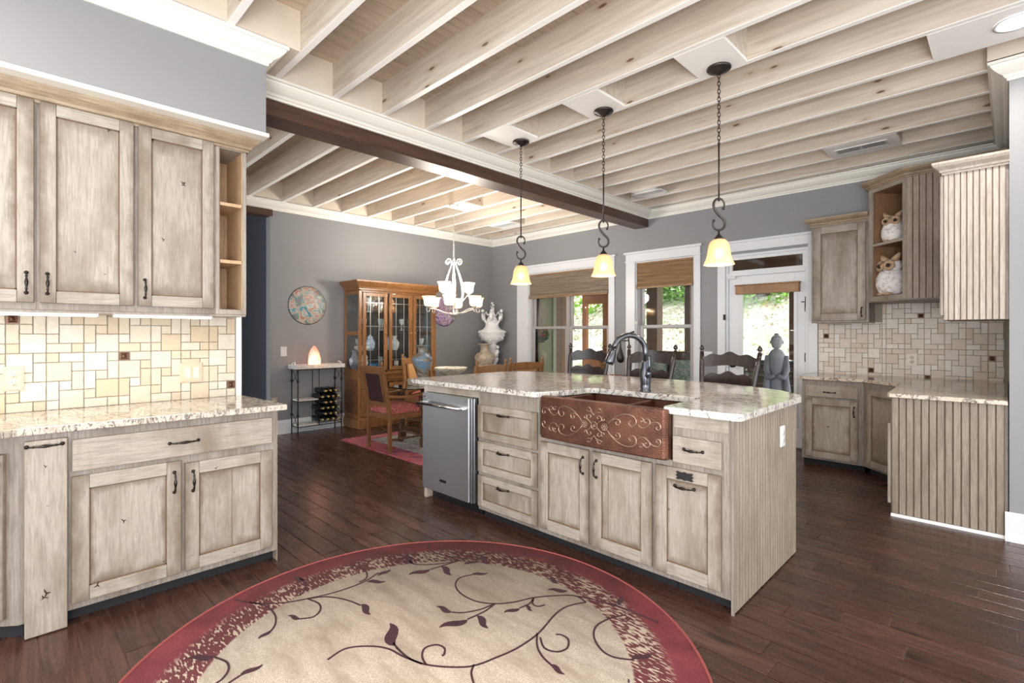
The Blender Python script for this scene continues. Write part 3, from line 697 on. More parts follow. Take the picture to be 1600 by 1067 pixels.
def tiling(parent, origin, rot, x0, x1, z0, z1, xoff, zoff, mat, accents, seed, u=.0507, skip=()):
    """origin: the local frame's world place; x along the wall"""
    rg = random.Random(seed); W = 3*u; H = 6*u; cr_, sr = math.cos(rot), math.sin(rot)
    def wpos(x, z): return (origin[0]+x*cr_, origin[1]+x*sr, z)
    i0 = math.floor((x0-xoff)/W)-1; i1 = math.ceil((x1-xoff)/W)+1; j0 = math.floor((z0-zoff)/H)-1; j1 = math.ceil((z1-zoff)/H)+1
    cells = []
    for i in range(i0, i1):
        for j in range(j0, j1):
            for a, b_, w, h in (SHEET_A if (i+j) % 2 == 0 else SHEET_B):
                xa = xoff+i*W+a*u; xb = xa+w*u; zb = zoff+(j+1)*H-b_*u; za = zb-h*u
                xa, xb, za, zb = max(xa, x0), min(xb, x1), max(za, z0), min(zb, z1)
                if xb-xa < .012 or zb-za < .012: continue
                cells.append((xa, xb, za, zb))
    for xa, xb, za, zb in cells:
        acc = [q for q in accents if xa <= q[0] < xb and za <= q[1] < zb]
        if acc:
            s = min(u, xb-xa, zb-za)
            ax = min(max(acc[0][0]-s/2, xa), xb-s) if (xb-xa) > u*1.5 else xa; az = min(max(acc[0][1]-s/2, za), zb-s) if (zb-za) > u*1.5 else za
            ax = xa+round((ax-xa)/u)*u; az = za+round((az-za)/u)*u
            accent(parent, wpos(ax, az), rot, s)
            pieces = []
            if ax-xa > .012: pieces.append((xa, ax, az, az+s))
            if xb-ax-s > .012: pieces.append((ax+s, xb, az, az+s))
            if az-za > .012: pieces.append((xa, xb, za, az))
            if zb-az-s > .012: pieces.append((xa, xb, az+s, zb))
        else: pieces = [(xa, xb, za, zb)]
        for pa, pb, pc, pd in pieces:
            o = tile_mesh(pb-pa, pd-pc, rg).build('tile', mat, parent); o.location = wpos(pa, pc); o.rotation_euler = (0, 0, rot)
# left wall: local x = world +y, faces +x
gl_ = struct(MB().box(XL, XL+.003, -.9, 1.072, .905, 1.47).build('wall_left_grout', GROUT, wall_left))
tiling(gl_, (XL+.003, 0, 0), PI/2, -.9, 1.071, .908, 1.452, .154, .908, TRAV, [(.037, 1.377), (.474, 1.188), (1.045, .982)], 5)
gb = struct(MB().box(-1.512, 0, YW-.003, YW, .86, 1.66).build('wall_back_grout', GROUT, wall_back))
tiling(gb, (0, YW-.003, 0), 0, -1.506, -.93, .862, 1.44, -1.506, .862, TRAVC, [(-1.423, 1.307), (-1.013, .948)], 8)
tiling(gb, (0, YW-.003, 0), 0, -.93, -.03, .862, 1.64, -1.506, .862, TRAVC, [(-.599, 1.503), (-.55, .896), (-.13, 1.097)], 9)

# ================================================================ CABINETS
def pull(L=.10, vertical=True, r=.0042):
    """birdcage-style bar pull, feet on y=0, bar out at -y, centred"""
    mb = MB(); h = L/2; n = 14; P = []; R = []
    for i in range(n+1):
        t = i/n; a = -h+L*t; dep = .027*math.sin(min(1, min(t, 1-t)*7)*PI/2)+.003
        rr = r*(.75+1.1*math.exp(-((t-.5)/.17)**2)) ; P.append((0, -dep, a) if vertical else (a, -dep, 0)); R.append(rr)
    mb.tube(P, R, 7)
    for s in (-1, 1):
        q = (0, -.004, s*h) if vertical else (s*h, -.004, 0); mb.ball(q, r*2.1, 8, sz=1)
        q2 = (0, -.026, s*h*.62) if vertical else (s*h*.62, -.026, 0); mb.ball(q2, r*1.35, 6)
    return mb
PULLV = None
def add_pull(parent, x, z, vertical=True, L=.10, y=-.02, label=None):
    o = pull(L, vertical).build('handle', HANDLE, parent); o.location = (x, y, z); return o
def knots(mb, marks, y):
    for x, z, s, a in marks:
        for k_, (da, ll) in enumerate(((0, 1.0), (2.3, .7), (-2.0, .6))):
            t = a+da; ex, ez = x+math.cos(t)*s*ll, z+math.sin(t)*s*ll; nx, nz = -math.sin(t)*s*.12, math.cos(t)*s*.12
            mb.add([(x+nx, y, z+nz), (x-nx, y, z-nz), (ex, y, ez), (ex*.5+x*.5+nx*1.5, y, ez*.5+z*.5+nz*1.5)], [(0, 1, 2, 3)], 3)
def panel_door(parent, name, x0, x1, z0, z1, st=.062, t=.02, mats=None, marks=(), seam=None, y=0.0):
    """frame-and-panel front lying on the face y; mats = stile, rail, glaze, crack"""
    own = mats is None; mats = mats or [CWE, CWH, GLAZE, CRACK]
    mb = MB(); g = .0006
    mb.box(x0, x0+st, y-t, y, z0, z1, 0); mb.box(x1-st, x1, y-t, y, z0, z1, 0)
    mb.box(x0+st+g, x1-st-g, y-t, y, z0, z0+st, 1); mb.box(x0+st+g, x1-st-g, y-t, y, z1-st, z1, 1)
    o = mb.build(name, mats, parent, bev=.0022)
    p = MB(); a, b_, c, d = x0+st, x1-st, z0+st, z1-st; yp = y-t+.009; w = .006
    p.box(a, b_, yp, y-.001, c, d, 0)
    for q in ((a, b_, c, c+w), (a, b_, d-w*.8, d), (a, a+w, c, d), (b_-w, b_, c, d)): p.box(q[0], q[1], yp-.0012, yp, q[2], q[3], 2)
    if seam: p.box(seam-.0012, seam+.0012, yp-.0008, yp, c, d, 2)
    knots(p, [m_ for m_ in marks if a < m_[0] < b_ and c < m_[1] < d], yp-.0012)
    p.build('door_panel' if 'door' in name else 'drawer_panel', [CWP if own else mats[0]]+mats[1:], o)
    km = [m_ for m_ in marks if not (a < m_[0] < b_ and c < m_[1] < d)]
    if km:
        k_ = MB(); knots(k_, km, y-t-.0008); stuff(k_.build('knot_marks', mats, o))
    return o
def slab(parent, name, x0, x1, z0, z1, t=.02, mats=None, marks=(), y=0.0, rail=True):
    mats = mats or [CWH if rail else CW, CW, GLAZE, CRACK]
    mb = MB(); mb.box(x0, x1, y-t, y, z0, z1); o = mb.build(name, mats, parent, bev=.004, seg=2)
    if marks: k_ = MB(); knots(k_, marks, y-t-.0008); stuff(k_.build('knot_marks', mats, o))
    return o
def carcass(parent, x0, x1, dep, z0, z1, toe=.06, openings=(), m=None, toe_rec=.055):
    mb = MB(); t = .018
    mb.box(x0, x0+t, .02, dep, z0 if toe else z0, z1); mb.box(x1-t, x1, .02, dep, z0, z1); mb.box(x0+t, x1-t, dep-.01, dep, z0, z1); mb.box(x0+t, x1-t, .02, dep-.01, z0, z0+t)
    mb.box(x0, x1, 0, .02, z0, z1)
    o = mb.build('carcass', m or CFR, parent, bev=.0015)
    if toe: MB().box(x0+.004, x1-.004, toe_rec, dep, 0, z0).build('toe_kick', TOEK, parent)
    return o
def beads(parent, x0, x1, z0, z1, w, mat, y=0.0, join=False, name='bead_board', t=.012):
    """vertical bead boards on the face y, each its own piece"""
    n = max(1, round((x1-x0)/w)); w = (x1-x0)/n; allm = MB()
    MB().box(x0, x1, y-.002, y, z0, z1).build('backing', GLAZE, parent)
    proto_ = None
    for i in range(n):
        a = x0+i*w; mb = allm if join else MB()
        off = a if join else 0
        pr = [(off+.0012, y-.002), (off+.0012, y-t+.004), (off+.004, y-t), (off+w-.006, y-t), (off+w-.004, y-t+.0025), (off+w-.002, y-t), (off+w-.0008, y-.002)]
        if join: mb.prism(pr, z0, z1)
        else:
            if proto_ is None: o = MB().prism(pr, z0, z1).build(name, mat, parent); recalc(o); proto_ = o.data
            else: o = bpy.data.objects.new(name, proto_); COL.objects.link(o); o.parent = parent
            o.location = (a, 0, 0)
    if join: o = allm.build(name+'s', mat, parent); recalc(o); stuff(o)

# ---- left base run: local x = world y, faces +x
GL = 'cream distressed cabinets along the left wall'
c1 = thing('base_cabinet', 'cream distressed base cabinet with one wide drawer over two doors, under the left counter', 'cabinet', (-3.02, 0, 0), PI/2, GL)
carcass(c1, .198, 1.109, .60, .062, .876)
d = slab(c1, 'drawer', .213, 1.078, .690, .836); add_pull(d, .645, .763, False, .125)
d = panel_door(c1, 'door', .211, .634, .095, .668, marks=[(.40, .42, .018, 2.2), (.30, .15, .022, 1.2), (.56, .175, .012, .5), (.245, .36, .006, 0)]); add_pull(d, .602, .565)
d = panel_door(c1, 'door', .651, 1.078, .095, .650, seam=.87, marks=[(.79, .60, .014, .7), (.68, .17, .006, 0), (.88, .125, .008, .2)]); add_pull(d, .684, .555)
MB().box(1.109, 1.113, 0, .60, 0, .876).build('end_panel', CBEAD, c1)
c2 = thing('pullout_cabinet', 'narrow full-height pull-out with a plain plank front at the left end of the run', 'cabinet', (-3.02, 0, 0), PI/2, GL)
carcass(c2, .04, .198, .60, .062, .876)
d = slab(c2, 'drawer_front', .058, .197, .004, .850, t=.03, rail=False, marks=[(.125, .735, .012, 2.2), (.128, .18, .026, 1.9), (.118, .165, .02, -.4), (.13, .56, .006, 0)]); add_pull(d, .122, .828, False, .115, y=-.03)
c3 = thing('corner_cabinet', 'angled corner base cabinet cut off by the left edge of the picture', 'cabinet', (-3.02, .04, 0), PI/4+.12, GL)
carcass(c3, -.62, .0, .03, .062, .876)
d = panel_door(c3, 'door', -.56, -.045, .095, .80, marks=[(-.1, .35, .01, 1)]); add_pull(d, -.062, .70, L=.12)

ct = MB(); ct.prism([(-3.622, -.75), (-2.62, -.75), (-2.62, -.36), (-2.985, .02), (-2.955, 1.145), (-3.622, 1.11)], .877, .909)
o = ct.build('countertop', GRANL, bev=.004, seg=2); tag(o, 'cream and brown granite countertop on the left wall cabinets', 'countertop')

# ---- left wall cabinets
GU = 'cream distressed wall cabinets along the left wall'
def upper(x0, x1, label, doors, z0=1.43, z1=2.44):
    c = thing('wall_cabinet', label, 'cabinet', (-3.30, 0, 0), PI/2, GU); carcass(c, x0, x1, .327, z0, z1, toe=0)
    for a, b_, hx, mk in doors:
        d = panel_door(c, 'door', a, b_, 1.463, 2.425, st=.058, marks=mk); add_pull(d, hx, 1.555, True, .095)
    return c
upper(-.40, .105, 'wall cabinet cut off by the left edge, its pull beside the neighbouring door', [(-.33, .097, .070, ())])
upper(.105, .487, 'wide-door distressed wall cabinet, second from the left edge', [(.117, .478, .143, [(.375, 2.36, .016, 2), (.36, 1.62, .008, 0), (.245, 1.72, .01, 2.7)])])
upper(.487, .868, 'distressed wall cabinet with star-shaped knot beside the open cubby shelves', [(.498, .855, .525, [(.70, 2.16, .018, 0), (.705, 2.15, .02, 1.2), (.61, 1.83, .016, 2.3), (.56, 2.36, .02, .6)])])
os_ = thing('open_shelf_unit', 'narrow open cubby unit with bare maple inside at the end of the left wall cabinets', 'shelf', (-3.30, 0, 0), PI/2)
z0, z1, x0, x1 = 1.43, 2.44, .868, 1.034
m = MB(); m.box(x0, x0+.02, 0, .33, z0, z1); m.box(x1-.02, x1, 0, .33, z0, z1); m.box(x0+.02, x1-.02, 0, .33, z0, z0+.03); m.box(x0+.02, x1-.02, 0, .33, z1-.03, z1); m.build('carcass', CW, os_, bev=.002)
MB().box(x0+.02, x1-.02, .30, .328, z0+.03, z1-.03).build('back_panel', CINT, os_)
m = MB(); m.box(x0+.02, x0+.024, .012, .30, z0+.03, z1-.03); m.box(x1-.024, x1-.02, .012, .30, z0+.03, z1-.03); m.build('liner', CINT, os_)
for zz in (1.735, 2.075): MB().box(x0+.024, x1-.024, .004, .30, zz, zz+.020).build('shelf', CINT, os_, bev=.001)
cm = MB()
CP = [(0, 0), (.010, 0), (.012, .012), (.022, .016), (.026, .030), (.050, .050), (.060, .066), (.062, .080), (0, .080)]
sweep(cm, [(-3.30, -.42), (-3.30, 1.034), (-3.63, 1.034)], [(o_, z_+2.415) for o_, z_ in CP], -1)
o = cm.build('cabinet_crown', CTR); recalc(o); tag(o, 'brown-glazed crown moulding along the top of the left wall cabinets', 'moulding')
m = MB(); m.box(-3.63, -3.31, -.42, 1.034, 1.419, 1.430); o = m.build('light_rail', CW); tag(o, 'thin light rail under the left wall cabinets', 'moulding')
for i, (a, b_, l_) in enumerate(((-.38, .34, 'thin white under-cabinet light at the left end above the tile'), (.40, .86, 'thin white under-cabinet light beside the cubby shelves'))):
    t_ = thing('led_strip', l_, 'light', (-3.36, (a+b_)/2, 1.412)); L = b_-a
    MB().box(-.022, .022, -L/2, L/2, -.006, .007).build('housing', WPLATE, t_); MB().box(-.016, .016, -L/2+.006, L/2-.006, -.009, -.006).build('diffuser', LEDM, t_)
    light('AREA', 'led_glow', (-.0, 0, -.012), LED_POWER*L, (1.0, .93, .80), .03, (0, math.radians(-18), 0), L, parent=t_)

# wall plates on the left tile
def outlet(loc, rz, label, m=IVORY, ml=IVORYL, w=.078, h=.125):
    t_ = thing('outlet_plate', label, 'outlet', loc, rz); mb = MB(); mb.box(-w/2, w/2, -.007, 0, -h/2, h/2); mb.box(-w/2+.006, w/2-.006, -.010, -.007, -h/2+.006, h/2-.006); mb.build('plate', m, t_, bev=.002)
    for s in (-1, 1):
        q = MB(); q.M = Matrix.Translation((0, -.010, s*.021)) @ Matrix.Rotation(PI/2, 4, 'X'); q.lathe([(.0165, 0), (.0165, .002), (0, .002)], 16); sk = q.build('socket', ml, t_)
        q = MB(); q.box(-.007, -.0052, -.0128, -.0122, s*.021-.001, s*.021+.007); q.box(.0052, .007, -.0128, -.0122, s*.021-.001, s*.021+.007); q.box(-.0018, .0018, -.0128, -.0122, s*.021-.010, s*.021-.006); q.build('slots', BLACK, sk)
    return t_
def switch(loc, rz, label, n=1, m=IVORY, ml=IVORYL, w=.078, h=.125):
    t_ = thing('switch_plate', label, 'switch', loc, rz); w = w+(n-1)*.046; mb = MB(); mb.box(-w/2, w/2, -.007, 0, -h/2, h/2); mb.box(-w/2+.006, w/2-.006, -.010, -.007, -h/2+.006, h/2-.006); mb.build('plate', m, t_, bev=.002)
    for i in range(n):
        x_ = (i-(n-1)/2)*.046; q = MB(); q.prism([(-.034, -.010), (-.034, -.013), (.034, -.0175), (.034, -.010)][::-1], x_-.016, x_+.016, axis='x'); 
        q.v = [(a, b_, c) for a, b_, c in q.v]; 
        q2 = MB(); q2.add([(x_-.016, -.010, -.034), (x_+.016, -.010, -.034), (x_+.016, -.010, .034), (x_-.016, -.010, .034), (x_-.016, -.012, -.034), (x_+.016, -.012, -.034), (x_+.016, -.0175, .034), (x_-.016, -.0175, .034)],
            [(4, 5, 6, 7), (0, 1, 5, 4), (1, 2, 6, 5), (2, 3, 7, 6), (3, 0, 4, 7)]); q2.build('rocker', ml, t_)
    return t_
outlet((XL+.011, .031, 1.085), PI/2, 'ivory duplex outlet on the left tile near the picture edge')
switch((XL+.011, .816, 1.075), PI/2, 'ivory double rocker switch on the left tile', 2)
outlet((-.688, YW-.012, 1.06), 0, 'grey-beige outlet in the middle of the tile behind the right counter', TRAVC, IVORYL, .09, .125)
switch((XD, 2.59, 1.086), PI/2, 'white rocker switch on the grey dining wall left of the wine rack', 1, WPLATE, WPLATE)
switch((-2.755, YW, 1.03), 0, 'white switch plate between the single window and the glass door', 2, WPLATE, WPLATE)
outlet((XD, 3.36, .42), PI/2, 'white outlet low on the dining wall beside the wine rack', WPLATE, WPLATE)
outlet((XD, 2.47, .42), PI/2, 'ivory outlet low on the dining wall left of the wine rack', IVORY, IVORYL)

# ================================================================ ISLAND (faces -y)
GI = 'distressed cabinets of the island'; YI = 2.394; ZI = .908
a1 = thing('island_end_panel', 'island end panel and top rail framing the dishwasher', 'cabinet', (0, YI, 0), 0, GI)
m = MB(); m.box(-3.37, -3.335, -.003, .95, 0, ZI); m.build('side_panel', CBEADP, a1, bev=.002)
MB().box(-3.335, -2.708, 0, .02, .855, ZI).build('top_rail', CWH, a1); MB().box(-3.335, -2.708, .93, .95, .0, ZI).build('back_panel', CWH, a1)
ic = thing('island_cabinet', 'island cabinet with a stack of three drawers beside the dishwasher', 'cabinet', (0, YI, 0), 0, GI)
carcass(ic, -2.708, -2.125, .95, .062, ZI)
for za, zb, mk in ((.575, .812, ()), (.335, .552, ()), (.090, .312, [(-2.42, .30, .005, 0)])):
    d = panel_door(ic, 'drawer', -2.700, -2.135, za, zb, st=.05, marks=mk, t=.018); add_pull(d, -2.437, za+(zb-za)*.77, False, .10, y=-.018)
sc_ = thing('island_cabinet', 'island sink cabinet with two tall doors under the copper sink', 'cabinet', (0, YI, 0), 0, GI)
# the sink carcass is open on top for the basins
m = MB(); m.box(-2.125, -1.22, 0, .02, .062, .672); m.box(-2.125, -2.107, .02, .95, .062, .672); m.box(-1.238, -1.22, .02, .95, .062, .672); m.box(-2.107, -1.238, .93, .95, .062, ZI); m.box(-2.107, -1.238, .02, .93, .062, .08); m.box(-2.125, -1.22, .50, .52, .672, ZI); m.build('carcass', CFR, sc_)
MB().box(-2.125, -1.22, .055, .95, 0, .062).build('toe_kick', TOEK, sc_)
d = panel_door(sc_, 'door', -2.105, -1.733, .095, .640, marks=[(-1.99, .25, .008, 1)]); add_pull(d, -1.766, .548, L=.095)
d = panel_door(sc_, 'door', -1.706, -1.328, .095, .640, seam=-1.60, marks=[(-1.60, .50, .008, 1.2)]); add_pull(d, -1.672, .545, L=.095)
tc_ = thing('island_cabinet', 'island pull-out cabinet with one drawer and a black label plate on its door', 'cabinet', (0, YI, 0), 0, GI)
carcass(tc_, -1.22, -.922, .95, .062, ZI)
MB().box(-1.21, -.935, -.004, 0, .843, ZI).build('top_rail', CWH, tc_)
d = slab(tc_, 'drawer', -1.21, -.965, .668, .800); add_pull(d, -1.10, .742, False, .095)
d = panel_door(tc_, 'door', -1.306, -.968, .092, .640, marks=[(-1.235, .42, .012, .3), (-1.07, .55, .007, 0)])
MB().box(-1.306, -1.22, -.001, .0, .092, .65).build('filler', CFR, tc_)
add_pull(d, -1.145, .552, False, .10)
q = MB(); pr = []
for i in range(28):
    a = 2*PI*i/28; rx, rz_ = .048, .022; k_ = 1+.13*math.cos(8*a); sq = max(abs(math.cos(a)), abs(math.sin(a))); pr.append((-1.145+rx*math.cos(a)/sq*k_*.88, .607+rz_*math.sin(a)/sq*k_*.88))
q.prism(pr, -.0235, -.0205, axis='y'); o = q.build('label_plate', BLACK, d); recalc(o); o['label'] = 'black scalloped label plate'
et = bpy.data.objects.new('end_beadboard', None); COL.objects.link(et); et.parent = tc_; et.location = (-.922, 0, 0); et.rotation_euler = (0, 0, PI/2)
beads(et, 0, .948, 0.008, ZI-.002, .040, CBEAD, join=True)
MB().box(-.010, 0.0, -.013, .0, 0, ZI).build('corner_bead', CFR, et)
outlet((-.909, 3.071, .741), PI/2, 'tall white outlet on the beaded end of the island', WPLATE, WPLATE, .07, .118)

# dishwasher
dw = thing('dishwasher', 'stainless steel dishwasher with a bar handle at the island end', 'dishwasher', (0, YI, 0))
m = MB(); m.box(-3.322, -2.722, .01, .60, .10, .853); m.build('body', STEELD, dw)
m = MB(); m.box(-3.325, -2.757, -.052, 0, .098, .850); dpan = m.build('door', STEEL, dw, bev=.006, seg=2)
m = MB(); m.box(-2.755, -2.735, -.045, 0, .098, .850); m.box(-2.733, -2.722, -.028, 0, .098, .850); m.build('door_edge', STEELD, dw, bev=.002)
m = MB(); m.tube([(-3.315, -.105, .775), (-2.80, -.105, .775)], .0125, 12); 
for xx in (-3.295, -2.82): m.tube([(xx, -.105, .775), (xx, -.05, .775)], .0125, 10); m.lathe([(.02, 0), (.016, .012)], 12, (xx, -.058, .763))
m.build('handle', CHROME, dpan)
MB().box(-3.10, -3.02, -.0535, -.0515, .185, .205).build('badge', BLACK, dpan); MB().box(-3.31, -3.27, -.0535, -.0515, .815, .826).build('badge', STEELD, dpan)
MB().box(-3.325, -2.722, .05, .55, .0, .098).build('kick_plate', BLACK, dw)

# island countertop with the sink cut-out
def arc_pts(c, r, a0, a1, n=6): return [(c[0]+r*math.cos(a0+(a1-a0)*i/n), c[1]+r*math.sin(a0+(a1-a0)*i/n)) for i in range(n+1)]
SX0, SX1, SYB = -2.045, -1.262, 2.835
outl = [(-3.55, 2.385), (-3.52, 2.362), (-2.16, 2.362)]
for i in range(1, 8):
    t = i/8; outl.append((-2.16+.115*t, 2.362+.30*(1-math.cos(t*PI/2))**1.0))
outl += [(SX0, 2.70)]+arc_pts((SX0+.05, SYB-.05), .05, PI, PI/2, 4)+arc_pts((SX1-.03, SYB-.03), .03, PI/2, 0, 3)+[(SX1, 2.385)]
outl += [(SX1+.01, 2.362), (-.93, 2.362)]+arc_pts((-.915, 2.405), .045, -PI/2, 0, 4)+[(-.87, 3.30)]
far = [(-.90, 3.40), (-1.06, 3.58), (-1.267, 3.70), (-1.574, 3.79), (-1.9, 3.83), (-2.3, 3.835), (-2.7, 3.80), (-3.05, 3.745), (-3.36, 3.665), (-3.50, 3.58), (-3.555, 3.45)]
outl += far
ct = MB(); ct.prism(outl, ZI+.001, .945); o = ct.build('countertop', GRAN, bev=.005, seg=2); recalc(o); tag(o, 'large cream granite island top with bowed seating edge and sink notch', 'countertop')

# copper sink
sk = thing('farmhouse_sink', 'hammered copper double-bowl farmhouse sink with raised scrollwork on the apron', 'sink', (0, YI, 0))
X0, X1, ZB, ZT = -2.068, -1.221, .676, .932
m = MB(); n = 16; pts = []
for i in range(n+1):
    t = i/n; x_ = X0+.012+(X1-X0-.024)*t; pts.append((x_, -.066-.016*math.sin(t*PI)))
pr = [(X0, -.045)]+pts+[(X1, -.045), (X1, -.004), (X0, -.004)]
m.prism(pr, ZB, ZT); ap = m.build('apron', COPPER, sk, bev=.008, seg=2); recalc(ap)
m = MB(); bx0, bx1, by0, by1 = X0+.02, X1-.02, .0, .485; zt = ZI-.003; w = .022
m.box(X0+.003, X1-.003, -.004, .018, ZB, ZT-.004)
m.box(bx0-.008, bx0+w, .018, by1, ZB+.01, zt); m.box(bx1-w, bx1+.008, .018, by1, ZB+.01, zt); m.box(bx0+w, bx1-w, by1-w, by1, ZB+.01, zt); m.box(bx0+w, bx1-w, .018, by1-w, ZB+.01, ZB+.035)
m.build('basin', COPPER, sk, bev=.006, seg=2)
MB().box(-1.60, -1.578, .018, by1-w, ZB+.035, ZT-.03).build('divider', COPPER, sk, bev=.006, seg=2)
for xx in (-1.82, -1.42):
    q = MB(); q.lathe([(.045, 0), (.045, .003), (.03, .004), (.028, -.001), (0, -.001)], 18, (xx, .25, ZB+.036)); q.build('drain', COPRAISE, sk)
def yap(x_): t = (x_-X0-.012)/(X1-X0-.024); return -.066-.016*math.sin(max(0, min(1, t))*PI)-.0015
sr_ = MB(); xc = (X0+X1)/2; zc_ = (ZB+ZT)/2
def spiral(cx, cz, r0, a0, turns, flip=1, n=22, end=.15):
    return [(cx+flip*(r0*(1-(1-end)*i/n))*math.cos(a0+turns*2*PI*i/n), cz+(r0*(1-(1-end)*i/n))*math.sin(a0+turns*2*PI*i/n)) for i in range(n+1)]
def relief(pts, r=.0028): sr_.tube([(x_, yap(x_), z_) for x_, z_ in pts], [r*(.8+.35*math.sin(PI*i/(len(pts)-1))) for i in range(len(pts))], 5)
def bez(p0, p1, p2, p3, n=14): return [tuple((1-t)**3*p0[k]+3*(1-t)**2*t*p1[k]+3*(1-t)*t*t*p2[k]+t**3*p3[k] for k in (0, 1)) for t in (i/n for i in range(n+1))]
for fx in (1, -1):
    for fz in (1, -1):
        def T(l): return [(xc+fx*a, zc_+fz*b_) for a, b_ in l]
        relief(T(bez((.085, .012), (.13, .075), (.20, .10), (.25, .075))+spiral(.232, .045, .034, .9, -.85)[1:]))
        relief(T(bez((.09, .02), (.12, .055), (.15, .06), (.165, .045))+spiral(.148, .035, .02, .6, -.8)[1:]))
        relief(T(bez((.27, .04), (.29, .015), (.31, .02), (.335, .045))+spiral(.318, .058, .022, -.4, .9)[1:]))
        relief(T(bez((.335, .045), (.36, .07), (.39, .065), (.395, .045))+spiral(.38, .035, .017, .4, -.8)[1:]))
        relief(T(spiral(.292, .062, .016, 2.5, -.9)))
        relief(T(bez((.0, .055), (.015, .085), (.04, .07), (.055, .085))))
        relief(T(bez((.02, .008), (.04, .04), (.06, .02), (.045, .05))))
        relief(T(spiral(.03, .045, .016, 0, .85))); relief(T(spiral(.062, .042, .014, 2, .9)))
        relief(T(bez((.015, .075), (.03, .105), (.04, .1), (.045, .09))))
    for k_ in range(6):
        a = k_*PI/3; cx_, cz_ = xc+fx*.068, zc_+.0; relief([(cx_+.012*math.cos(a)+.008*math.cos(b_), cz_+.012*math.sin(a)+.008*math.sin(b_)) for b_ in (j*2*PI/8 for j in range(9))], .0018)
relief([(xc+.02*math.cos(a), zc_+.02*math.sin(a)) for a in (j*2*PI/16 for j in range(17))]); relief([(xc+.007*math.cos(a), zc_+.007*math.sin(a)) for a in (j*2*PI/8 for j in range(9))])
sr_.build('scroll_relief', COPRAISE, ap)

# faucet
fa = thing('kitchen_faucet', 'dark gooseneck kitchen faucet with side lever behind the copper sink', 'faucet', (-1.655, 2.885, .945), math.radians(-35))
m = MB(); m.lathe([(.036, 0), (.037, .006), (.031, .012), (.032, .05), (.037, .09), (.035, .13), (.026, .16), (.021, .19), (.0185, .20)], 18); m.build('body', PEWTER, fa)
R_ = .108; P = [(0, 0, .19), (0, 0, .255)]+[(0, -R_+R_*math.cos(a), .255+R_*math.sin(a)*.98) for a in (PI*i/14*.93 for i in range(1, 15))]
m = MB(); m.tube(P, .0175, 14); nk = m.build('neck', PEWTER, fa)
e0 = Vector(P[-1]); dr_ = (e0-Vector(P[-2])).normalized()
m = MB(); m.tube([e0-dr_*.0, e0+dr_*.02, e0+dr_*.03, e0+dr_*.085, e0+dr_*.105], [.019, .020, .024, .030, .027], 14); m.build('spray_head', PEWTER, fa)
m = MB(); m.tube([(.0, 0, .085), (.035, 0, .105), (.052, 0, .135)], [.014, .019, .016], 10); m.tube([(.052, 0, .13), (.056, .0, .175), (.05, .0, .215), (.052, 0, .232)], [.012, .0075, .008, .011], 8); m.build('lever', PEWTER, fa)

# ================================================================ RIGHT-HAND CABINETS
GR = 'glazed cabinets in the right corner'; ZR = .857
r1 = thing('base_cabinet', 'glazed base cabinet with drawer and door left of the right corner', 'cabinet', (0, 5.72, 0), 0, GR)
carcass(r1, -1.503, -.977, .62, .062, ZR, m=CFR)
d = slab(r1, 'drawer', -1.472, -1.022, .690, .805); add_pull(d, -1.255, .742, False, .095)
d = panel_door(r1, 'door', -1.470, -1.022, .085, .672, marks=[(-1.27, .40, .02, .4)]); add_pull(d, -1.052, .568, L=.09)
L_ = math.hypot(.367, .367)
r2 = thing('corner_cabinet', 'diagonal glazed corner base cabinet in the right corner', 'cabinet', (-.977, 5.72, 0), -PI/4, GR)
carcass(r2, 0, L_, .30, .062, ZR); d = panel_door(r2, 'door', .05, L_-.05, .085, .805); add_pull(d, L_-.075, .62, L=.09)
r3 = thing('base_cabinet', 'base cabinet on the right wall with a beaded end panel facing the room', 'cabinet', (-.61, 4.52, 0), 0, GR)
m = MB(); m.box(.0, .605, .014, .834, .0, ZR); m.build('carcass', CFR, r3)
beads(r3, 0.004, .590, .022, ZR-.001, .0415, CBEAD, y=.014)
m = MB(); m.box(-.022, -.002, .012, .80, .085, .665); m.build('door', CW, r3, bev=.003)
m = MB(); sweep(m, [(0.0, .0), (.61, 0)], [(0, 0), (.014, 0), (.012, .012), (.004, .02), (0, .02)], -1); o = m.build('shoe_moulding', TRIMW, r3); recalc(o)
ct = MB(); ct.prism([(-1.54, YW-.012), (-1.54, 5.685), (-.972, 5.685), (-.662, 5.38), (-.630, 4.50), (-.618, 4.488), (-.006, 4.488), (-.006, YW-.012)], ZR+.001, .889); o = ct.build('countertop', GRAND, bev=.004, seg=2); recalc(o)
tag(o, 'brown granite countertop turning the right corner', 'countertop')
GRU = 'glazed wall cabinets in the right corner'
u1 = thing('wall_cabinet', 'single-door glazed wall cabinet left of the owl shelf', 'cabinet', (0, 6.03, 0), 0, GRU)
carcass(u1, -1.493, -.990, .315, 1.43, 2.47, toe=0); d = panel_door(u1, 'door', -1.473, -1.012, 1.455, 2.43, st=.07); add_pull(d, -1.045, 1.535, L=.085)
m = MB(); sweep(m, [(-1.493, YW), (-1.493, 6.03), (-.99, 6.03)], [(o_, z_+2.445) for o_, z_ in CP], -1); o = m.build('crown', CTR, u1); recalc(o); o.location = (0, -6.03, 0)
